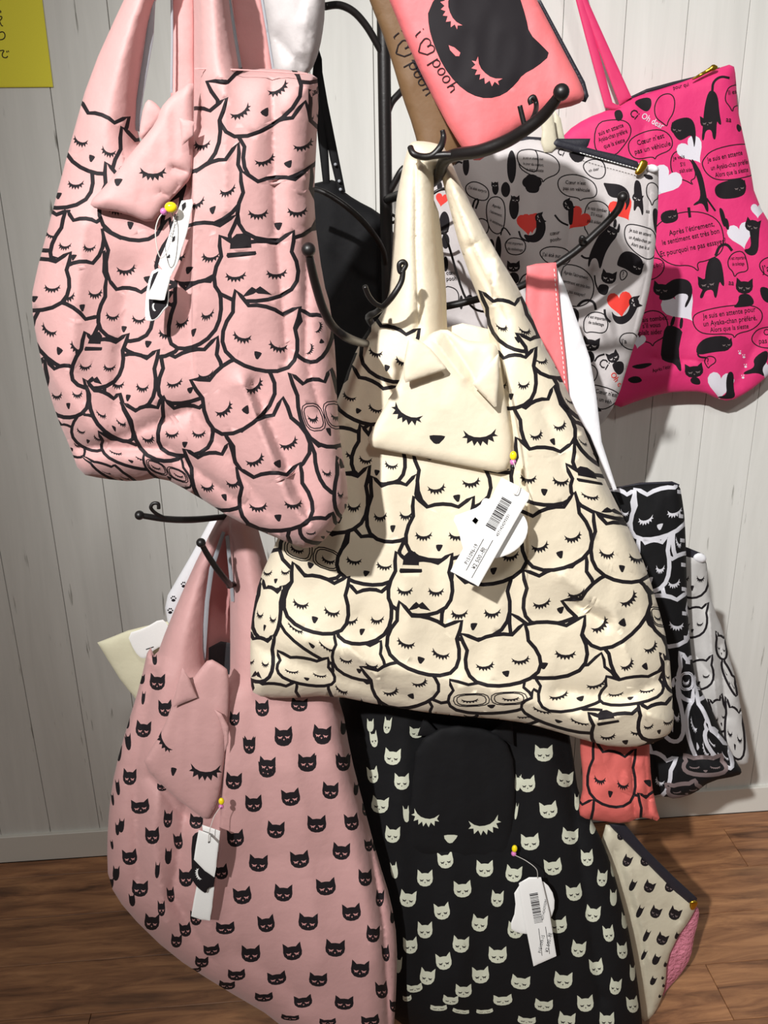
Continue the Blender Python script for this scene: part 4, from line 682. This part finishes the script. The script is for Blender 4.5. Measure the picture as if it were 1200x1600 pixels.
for x in (860, 915): Sheet(-.548, [(x, 700), (x+10, 694), (x+20, 700), (x+24, 780), (x+22, 800), (x+4, 800), (x+2, 780)], T=.003, w=5, w2=9, wr=(0, 1), sm=0).build('handle', 'black', t, step=9)
Sheet(-.535, [(950, 764), (1000, 754), (1050, 752), (1062, 757), (1060, 761), (1050, 757), (1000, 759), (950, 769)], T=.004, w=3, w2=5, wr=(0, 1), sm=0).build('top_binding', 'zip', t, step=8)
# ------------------------------------------------------------------ grey tote with black line cats
t = thing('tote_bag', 'grey zip tote printed with black outlined cat faces, behind the black tote', 'bag', at1(1160, 1200, -.44))
SK = Sheet(-.44, [(1040, 850), (1074, 862), (1100, 866), (1105, 885), (1107, 917), (1115, 950), (1130, 985), (1140, 1030), (1150, 1060), (1158, 1110), (1166, 1150), (1172, 1190), (1160, 1197), (1140, 1190), (1120, 1190), (1060, 1150), (1000, 1100), (985, 860)], T=.014, w=12, w2=40,
           folds=[([(1108, 960), (1115, 1060), (1120, 1120)], .008, 7), ([(1125, 1010), (1135, 1120)], -.007, 6), ([(1090, 1030), (1118, 1062)], -.006, 7), ([(1108, 1110), (1130, 1150)], -.008, 7)], wr=(.003, 40), seed=91)
LK = [(j1, (590, 560), (800, 560), (680, 860)), (j1, (620, 980), (800, 970), (680, 1180)), (j2, (640, 230), (830, 210), (730, 420)), (j2, (800, 540), (900, 500), (900, 730)), (j2, (900, 200), (1000, 380), (960, 420)), (j2, (930, 520), (1060, 600), (1000, 900)), (j2, (860, 30), (930, 60), (900, 200))]
SK.build('tote_body', 'greyk', t, cats(LK, sw=3.6), step=7, inks=['ink'])
Sheet(-.452, [(1060, 852), (1073, 855), (1100, 866), (1098, 874), (1074, 872), (1060, 862)], T=.003, w=4, w2=6, wr=(0, 1), sm=0).build('zip', 'zip', t, step=8)
Sheet(-.455, [(1083, 868), (1093, 863), (1103, 868), (1104, 876), (1096, 880), (1084, 876)], T=.004, w=5, w2=9, wr=(.001, 8)).build('piped_corner', 'white', t, step=6)
# ------------------------------------------------------------------ black bag behind the rack
t = thing('handbag', 'plain black cloth bag hanging behind the rack', 'bag', at1(560, 620, -.38))
SL = Sheet(-.385, [(470, 292), (500, 284), (525, 280), (533, 296), (555, 312), (590, 330), (612, 352), (624, 400), (626, 500), (622, 620), (560, 680), (510, 700), (460, 600), (455, 400)], T=.022, w=20, w2=70, wr=(.003, 60), seed=95)
SL.build('bag_body', 'black', t, step=9)
for q in ([(493, 60), (503, 92), (506, 160), (512, 220), (516, 290), (505, 290), (497, 220), (488, 120)], [(500, 90), (512, 160), (528, 240), (540, 300), (528, 300), (516, 250), (502, 180), (495, 110)]):
    Sheet(-.395, q, T=.003, w=5, w2=9, wr=(.001, 30), sm=0).build('handle', 'black', t, step=8)
for x, y in ((524, 257), (530, 283), (532, 296)): ball('rivet', at1(x, y, -.403), .0022, 'lining', t)
# ------------------------------------------------------------------ plain white bag at the top
t = thing('handbag', 'plain pale grey bag at the top between the pink bag and the rack', 'bag', at1(470, 112, -.52))
Sheet(-.52, [(395, -90), (405, 0), (413, 30), (421, 80), (428, 125), (460, 135), (486, 112), (497, 85), (503, 60), (508, 20), (509, -90)], T=.03, w=22, w2=60, folds=[([(430, 60), (470, 100)], -.006, 14), ([(480, 10), (470, 80)], .008, 14)], wr=(.003, 50), seed=96).build('bag_body', 'greyc', t, step=8)
# ------------------------------------------------------------------ paw print pouch and cream cloth
t = thing('zip_pouch', 'white pouch edged with tiny black paw prints, behind the lower pink bag', 'pouch', at1(290, 985, -.52))
S = Sheet(-.52, [(332, 806), (345, 812), (350, 900), (345, 985), (275, 990), (262, 972), (258, 950), (262, 930), (300, 865)], T=.008, w=12, w2=30, wr=(.001, 40), sm=0)
pr = []
for x, y in ((287, 914), (271, 936), (266, 955)):
    pr += [(ell((x, y+2), 3, 2.4, 8), 1)]+[(ell((x+dx, y+dy), 1.2, 1.5, 6), 1) for dx, dy in ((-3.3, -1.5), (-1.2, -3.8), (1.5, -3.8), (3.5, -1.2))]
S.build('pouch_body', 'white', t, pr, step=8, inks=['ink'])
t = thing('cloth_bag', 'plain cream cloth bag corner sticking out left of the lower pink bag', 'bag', at1(215, 1093, -.50))
Sheet(-.50, [(152, 1004), (175, 995), (200, 985), (240, 975), (275, 968), (300, 1000), (270, 1085), (215, 1096), (188, 1062), (168, 1030)], T=.008, w=10, w2=30, wr=(.001, 40), sm=0).build('bag_body', 'towel', t, step=9)
SN = Sheet(-.532, [(198, 990), (225, 982), (252, 966), (262, 975), (274, 1000), (262, 1008), (243, 1013), (232, 1026), (222, 1030), (210, 1018)], T=.0008, w=3, w2=4, wr=(0, 1), sm=1)
t = thing('hang_tag', 'white rounded hang tag on the cream cloth bag corner', 'tag', at1(235, 1028, -.532)); SN.build('card', 'card', t, step=8)
SN.decal('print', [[(228, 1014), (240, 1010), (240, 1011.5), (228, 1015.5)], [(232, 1019), (238, 1017), (238, 1018), (232, 1020)]], 'ink', t, off=.0006)
# ------------------------------------------------------------------ pouches at lower right
t = thing('zip_pouch', 'beige zip pouch dotted with small black cat heads, lower right above the floor', 'pouch', at1(1000, 1590, -.57))
ze = (860, 1120, 3.333)
SP = Sheet(-.556, [(942, 1288), (960, 1290), (990, 1325), (1030, 1362), (1083, 1408), (1088, 1418), (1076, 1440), (1060, 1462), (1042, 1500), (1040, 1540), (1030, 1570), (1018, 1590), (1004, 1598), (990, 1560), (960, 1450), (935, 1380)], T=.014, w=14, w2=50, folds=[([(960, 1330), (1000, 1460), (1015, 1580)], -.008, 9), ([(985, 1360), (1015, 1500)], .006, 10), ([(1040, 1420), (1062, 1440)], -.004, 8)], wr=(.002, 40), seed=97)
pr = []
for x, y, w_, h_ in ((370, 615, 40, 60), (400, 750, 45, 65), (495, 750, 50, 60), (428, 878, 30, 65), (515, 885, 55, 65), (622, 885, 50, 60), (465, 1015, 28, 70), (548, 1018, 55, 65), (648, 1025, 62, 70), (500, 1140, 26, 70), (582, 1158, 58, 65), (660, 1140, 22, 40), (487, 1240, 20, 60), (550, 1265, 36, 60), (600, 1290, 18, 30), (535, 1375, 28, 50), (585, 1360, 14, 20), (590, 1400, 14, 20), (570, 1455, 14, 20), (575, 1500, 16, 20), (550, 1550, 16, 16), (655, 1180, 14, 20)):
    x, y = Z(ze, [(x, y)])[0]; pr += mini(x, y, w_/3.333, h_/3.333, 25, 1, 2)
SP.build('pouch_body', 'beige', t, pr, step=7, inks=['ink', 'grey_ink'])
Sheet(-.564, Z(ze, [(300, 555), (385, 555), (500, 690), (640, 830), (765, 945), (760, 965), (725, 975), (640, 905), (500, 760), (400, 660), (330, 590)]), T=.004, w=6, w2=9, wr=(0, 1), sm=0).build('zip', 'zip', t, step=7)
Sheet(-.574, Z(ze, [(725, 960), (760, 955), (770, 975), (745, 1010), (725, 1000)]), T=.003, w=4, w2=6, wr=(0, 1)).build('zip_pull', 'gold', t, step=6)
t = thing('zip_pouch', 'puckered pink pouch behind the beige cat pouch, lower right', 'pouch', at1(1060, 1545, -.55))
Sheet(-.526, [(1060, 1405), (1085, 1412), (1093, 1422), (1091, 1440), (1084, 1465), (1080, 1495), (1066, 1520), (1040, 1548), (1036, 1560), (1020, 1500), (1020, 1440)], T=.008, w=10, w2=30, wr=(.003, 12), seed=98).build('pouch_body', 'pucker', t, step=5)
# ------------------------------------------------------------------ hang tags
def tag_text(S, lines, parent): S.text('lettering', lines, 'ink', parent, off=.0006)
def barcode(o, d, n, L, W):
    """bars laid along d from o, each bar W long across"""
    o = np.array(o, float); d = np.array(d, float); d /= np.hypot(*d); c = np.array((-d[1], d[0])); rr = random.Random(7); out = []; x = 0
    while x < L:
        b = rr.choice((.7, .7, 1.2, 1.8)); out.append([o+d*x, o+d*(x+b), o+d*(x+b)+c*W, o+d*x+c*W]); x += b+rr.choice((.7, .9, 1.5))
    return out
def tag_string(pts, parent): tube('string', [at1(*p) for p in pts], .0005, 'thread', parent, seg=6)
t = thing('hang_tag', 'white price tag with barcode in front of a cat-shaped card, on the cream bag', 'tag', at1(765, 915, -.86))
Sheet(-.852, Z(b2, [(345, 510), (430, 480), (520, 445), (540, 395), (570, 395), (640, 430), (775, 480), (812, 530), (822, 590), (800, 660), (750, 715), (690, 750), (600, 775), (440, 775), (405, 680), (385, 590)]), T=.0006, w=3, w2=4, wr=(0, 1)).build('card', 'card', t, step=12, label='cat-shaped white card')
S = Sheet(-.862, Z(b2, [(655, 265), (765, 320), (828, 365), (825, 400), (775, 480), (510, 945), (335, 850), (560, 450)]), T=.0006, w=3, w2=4, wr=(0, 1), sm=0, grad=(0, 0)); S.build('price_card', 'card', t, step=12)
S.decal('barcode', barcode(Z(b2, [(718, 418)])[0], (-.50, .86), 20, 52, 17), 'ink', t, off=.0008)
tag_text(S, [('4571424293331', *Z(b2, [(632, 635)])[0], 6.2, -61, .98), ('P151096-19', *Z(b2, [(440, 810)])[0], 8.5, -61, .86), ('¥2 500.-税', *Z(b2, [(487, 840)])[0], 9.0, -61, .95)], t)
S.decal('rule_line', [stroke(Z(b2, [(542, 648), (433, 845)]), .7), stroke(Z(b2, [(600, 655), (467, 892)]), .7)], 'ink', t, off=.0008)
Sheet(-.8545, Z(b2, [(470, 535), (490, 512), (510, 530), (492, 556)]), T=.0003, w=3, w2=4, wr=(0, 1), sm=0).build('printed_mark', 'ink', t, step=12)
tag_string([(802, 719, -.846), (806, 735, -.855), (812, 755, -.866), (808, 770, -.868), (802, 771, -.866)], t)
t = thing('hang_tag', 'white price tag with barcode hanging on the black bag', 'tag', at1(852, 1510, -.69))
Sheet(-.678, Z(zr, [(455, 575), (520, 552), (550, 560), (575, 600), (573, 650), (545, 690), (500, 712), (465, 708), (442, 692), (462, 640)]), T=.0008, w=3, w2=4, wr=(0, 1)).build('card', 'card', t, step=12, label='cat-shaped white card')
S = Sheet(-.688, Z(zr, [(470, 562), (500, 545), (535, 545), (560, 650), (580, 776), (513, 806), (490, 690)]), T=.0008, w=3, w2=4, wr=(0, 1), sm=0); S.build('price_card', 'card', t, step=12)
S.decal('barcode', barcode(Z(zr, [(525, 590)])[0], (.17, .985), 20, 46, 13), 'ink', t, off=.0009)
tag_text(S, [('4571424293294', *Z(zr, [(542, 672)])[0], 5.4, -80, .95), ('P151099-15', *Z(zr, [(535, 768)])[0], 7, -78, .85), ('¥2 500.-税', *Z(zr, [(556, 766)])[0], 7.5, -78, .95)], t)
S.decal('rule_line', [stroke(Z(zr, [(528, 695), (538, 775)]), .7), stroke(Z(zr, [(548, 690), (560, 770)]), .7)], 'ink', t, off=.0009)
tag_string([(804, 1336, -.664), (822, 1345, -.68), (838, 1358, -.69), (840, 1372, -.691)], t)
t = thing('hang_tag', 'folded white card tag with a black cat shape, on the upper pink bag', 'tag', at1(245, 500, -.955))
S = Sheet(-.944, Z(a1, [(975, 935), (1040, 925), (1045, 960), (1010, 1130), (950, 1330), (900, 1420), (830, 1330), (880, 1200), (930, 1050)]), T=.0008, w=3, w2=4, wr=(0, 1), sm=0); S.build('card', 'card', t, step=12)
tag_text(S, [('pooh-chan', *Z(a1, [(915, 1165)])[0], 9, -72, .9)], t)
S.decal('printed_mark', [Z(a1, [(975, 960), (1000, 940), (1000, 970), (978, 1000)]), Z(a1, [(918, 1165), (935, 1150), (930, 1180), (912, 1195)]), Z(a1, [(880, 1290), (900, 1265), (900, 1290)])], 'ink', t, off=.0008)
S = Sheet(-.949, Z(a3, [(800, -90), (900, -60), (898, 20), (895, 150), (868, 175), (835, 225), (800, 245), (768, 248), (747, 235), (748, 150), (760, 20)]), T=.0008, w=3, w2=4, wr=(0, 1)); S.build('cat_card', 'card', t, [(chaikin(Z(a3, [(805, -70), (892, -50), (890, 20), (888, 145), (860, 170), (828, 218), (800, 238), (780, 235), (768, 150), (775, 20)]), 1), 1), (eye_at((241, 480), 11, 80, .9), 0)], step=10, inks=['ink'], label='black cat head card with white rim')
Sheet(-.955, Z(a3, [(835, -70), (910, -58), (900, 0), (868, 115), (845, 118), (768, 108), (775, 60), (795, 20)]), T=.0008, w=3, w2=4, wr=(0, 1), sm=0).build('price_card', 'card', t, step=12)
tag_string([(264, 328, -.948), (250, 338, -.95), (243, 360, -.955), (246, 390, -.957), (252, 403, -.957), (262, 390, -.955), (272, 350, -.95), (268, 330, -.948)], t)
t = thing('hang_tag', 'white card tag over a black cat-shaped card, on the lower pink bag', 'tag', at1(310, 1438, -.76))
Sheet(-.764, Z(zp, [(578, 430), (628, 440), (622, 500), (615, 541), (588, 538), (560, 528), (568, 480)]), T=.0008, w=3, w2=4, wr=(0, 1), sm=0).build('card', 'card', t, step=12)
Sheet(-.770, Z(zp, [(560, 300), (575, 280), (600, 282), (630, 300), (632, 440), (608, 445), (604, 462), (592, 455), (575, 440), (562, 420)]), T=.0008, w=3, w2=4, wr=(0, 1)).build('cat_card', 'ink', t, [(eye_at(Z(zp, [(582, 405)])[0], 16, 75, .9), 1)], step=8, inks=['card'], label='black cat head card')
Sheet(-.766, Z(zp, [(592, 260), (645, 278), (640, 340), (600, 330)]), T=.0008, w=3, w2=4, wr=(0, 1), sm=0).build('card', 'card', t, step=12)
S = Sheet(-.776, Z(zp, [(582, 275), (610, 285), (640, 315), (634, 380), (628, 414), (600, 395), (568, 362), (574, 320)]), T=.0008, w=3, w2=4, wr=(0, 1), sm=0); S.build('price_card', 'card', t, [(ell(Z(zp, [(612, 311)])[0], 1.5, 1.8, 8), 1)], step=12, inks=['ink'])
tag_string([(345, 1261, -.765), (335, 1275, -.77), (327, 1300, -.780), (326, 1316, -.780)], t)
# ------------------------------------------------------------------ yellow notice on the wall
t = thing('paper_notice', 'bright yellow paper notice with handwriting, taped to the wall at the upper left', 'sign', at1(-20, 137, -.002))
SY = Sheet(-.0025, [(-190, -140), (50, -140), (66, 0), (83, 136), (-60, 137), (-180, 138)], T=.0006, w=2, w2=3, wr=(0, 1), sm=0); SY.build('sheet', 'yellow', t, step=30)
def pen(cr, Ls, w=1.5):
    P = []
    for l in Ls:
        q = resample(chaikin(Z(cr, l), 2, False), 3, False); tt = np.gradient(q, axis=0); tt /= np.maximum(np.hypot(*tt.T), 1e-6)[:, None]
        for i in range(len(q)-1):
            n = np.array((-tt[i][1], tt[i][0]))*w/2; n2 = np.array((-tt[i+1][1], tt[i+1][0]))*w/2; P.append([q[i]+n, q[i]-n, q[i+1]-n2, q[i+1]+n2])
    return P
yz = (0, 0, 4)
SY.decal('handwriting', pen(yz, [[(-14, 62), (6, 68), (2, 80)], [(-10, 105), (12, 100), (10, 120), (-10, 132)], [(-4, 130), (8, 160), (18, 162)], [(-10, 205), (20, 195), (34, 220), (24, 245), (-12, 250)], [(-10, 318), (30, 312), (12, 335), (16, 358), (40, 362), (48, 350)], [(40, 318), (44, 328)], [(50, 316), (54, 325)]]), 'ink', t, off=.0006)
# ------------------------------------------------------------------ rack
t = thing('display_rack', 'black wrought iron display rack with curled hooks carrying the bags', 'rack', (float(at1(600, 300, -.47).x), -.47, 0))
px = float(at1(603, 300, -.47).x); PO = Vector((px, -.47, 0))
tube('pole', [PO+Vector((0, 0, .04)), PO+Vector((0, 0, 1.0)), PO+Vector((0, 0, 2.1))], .0085, 'iron', t, seg=14)
for k in range(3):
    a = math.radians(75+120*k); d = Vector((math.cos(a), math.sin(a), 0))
    f = tube('foot', [PO+Vector((0, 0, .12)), PO+d*.06+Vector((0, 0, .10)), PO+d*.16+Vector((0, 0, .03)), PO+d*.25+Vector((0, 0, .008)), PO+d*.29+Vector((0, 0, .012))], [.009, .009, .008, .007, .007], 'iron', t)
    ball('foot_tip', PO+d*.29+Vector((0, 0, .012)), .011, 'iron', f)
def P3(l): return [at1(*p) for p in l]
def hook(pts, r, tip=None, curl=None, cr=.003):
    h = tube('hook_arm', P3(pts), r, 'iron', t)
    if tip: ball('ball_tip', at1(*tip[:3]), tip[3], 'iron', h)
    for c in (curl or ()): tube('curl', P3(c), cr, 'iron', h)
    return h
hook([(218, 805, -.70), (260, 811, -.69), (300, 812, -.67), (345, 808, -.64), (420, 800, -.58), (560, 790, -.49), (601, 790, -.47)], [.0035, .0042, .0045, .004, .0045, .005, .005], (218, 805, -.70, .0058), [[(262, 811, -.69), (245, 803, -.70), (236, 794, -.705), (239, 787, -.705), (247, 787, -.705), (248, 795, -.705)]], .0022)
hook([(314, 848, -.74), (325, 868, -.73), (342, 893, -.72), (358, 912, -.70), (362, 914, -.68), (400, 900, -.60), (560, 850, -.49), (601, 840, -.47)], [.0032, .0036, .004, .004, .004, .004, .005, .005], (314, 848, -.74, .0056))
hook([(482, 392, -.97), (486, 415, -.965), (494, 448, -.955), (506, 485, -.945), (522, 512, -.93), (548, 530, -.90), (578, 537, -.72), (602, 530, -.47)], [.0030, .0036, .0038, .0038, .0038, .004, .004, .005], (482, 390, -.97, .0058))
hook([(470, 296, -.50), (500, 298, -.52), (540, 322, -.53), (575, 355, -.52), (598, 390, -.49), (603, 420, -.47)], .0038)
hook([(630, 420, -.83), (627, 440, -.83), (614, 462, -.83), (600, 478, -.82), (588, 488, -.80), (576, 497, -.76), (590, 515, -.6), (602, 520, -.47)], [.0026, .003, .0032, .0032, .0032, .004, .004, .005], None, [[(630, 422, -.83), (634, 414, -.83), (630, 409, -.83), (624, 413, -.83), (625, 424, -.83), (629, 425, -.83)], [(598, 480, -.82), (586, 474, -.825), (576, 462, -.83), (570, 447, -.835)]], .0026)
hook([(876, 145, -.88), (862, 165, -.87), (845, 184, -.86), (820, 203, -.85), (790, 221, -.835), (750, 236, -.82), (712, 242, -.80), (694, 252, -.78), (684, 276, -.745), (660, 292, -.66), (604, 312, -.47)], [.0042, .0052, .0055, .0058, .0062, .0062, .006, .006, .006, .006, .006], (877, 144, -.88, .0072), [[(822, 200, -.85), (834, 182, -.85), (838, 165, -.83), (834, 152, -.83), (828, 156, -.83), (830, 163, -.83)], [(820, 198, -.85), (816, 182, -.85), (812, 165, -.85)]], .0024)
hook([(641, 230, -.79), (646, 240, -.795), (660, 245, -.795), (675, 243, -.795), (688, 230, -.795), (693, 215, -.79), (691, 203, -.79)], [.003, .0032, .0034, .0034, .0034, .003, .0024], None, [[(668, 245, -.795), (680, 243, -.795), (694, 242, -.797), (706, 242, -.80)]], .0034)
hook([(972, 310, -.58), (966, 327, -.575), (948, 348, -.57), (929, 366, -.565), (905, 388, -.56), (885, 403, -.555), (840, 432, -.545), (800, 452, -.53), (700, 478, -.50), (604, 490, -.47)], [.005, .0048, .0048, .0048, .0048, .0048, .0048, .0048, .005, .005], (973, 308, -.58, .0068), [[(915, 380, -.562), (908, 378, -.57), (909, 371, -.575), (913, 374, -.575)]], .003)
tube('scroll', P3([(508, 10, -.50), (530, 8, -.49), (552, 18, -.485), (572, 40, -.48), (590, 70, -.475), (603, 95, -.47)]), .0045, 'iron', t)
tube('scroll', P3([(605, 178, -.47), (612, 160, -.465), (625, 145, -.46), (640, 130, -.45)]), .0045, 'iron', t)
tube('scroll', P3([(605, 305, -.47), (613, 292, -.475), (625, 270, -.48), (632, 262, -.48)]), .0045, 'iron', t)
tube('brace', P3([(603, 330, -.47), (640, 350, -.468), (680, 365, -.47), (700, 360, -.47)]), .002, 'iron', t)
tube('brace', P3([(603, 352, -.47), (640, 335, -.475), (680, 300, -.49), (700, 295, -.49)]), .002, 'iron', t)
tube('brace', P3([(690, 362, -.49), (700, 380, -.49), (730, 470, -.49), (770, 488, -.49), (860, 480, -.49)]), .0016, 'iron', t)
hook([(604, 690, -.47), (680, 705, -.50), (780, 712, -.53), (880, 712, -.555), (925, 702, -.575), (930, 694, -.58)], .004)
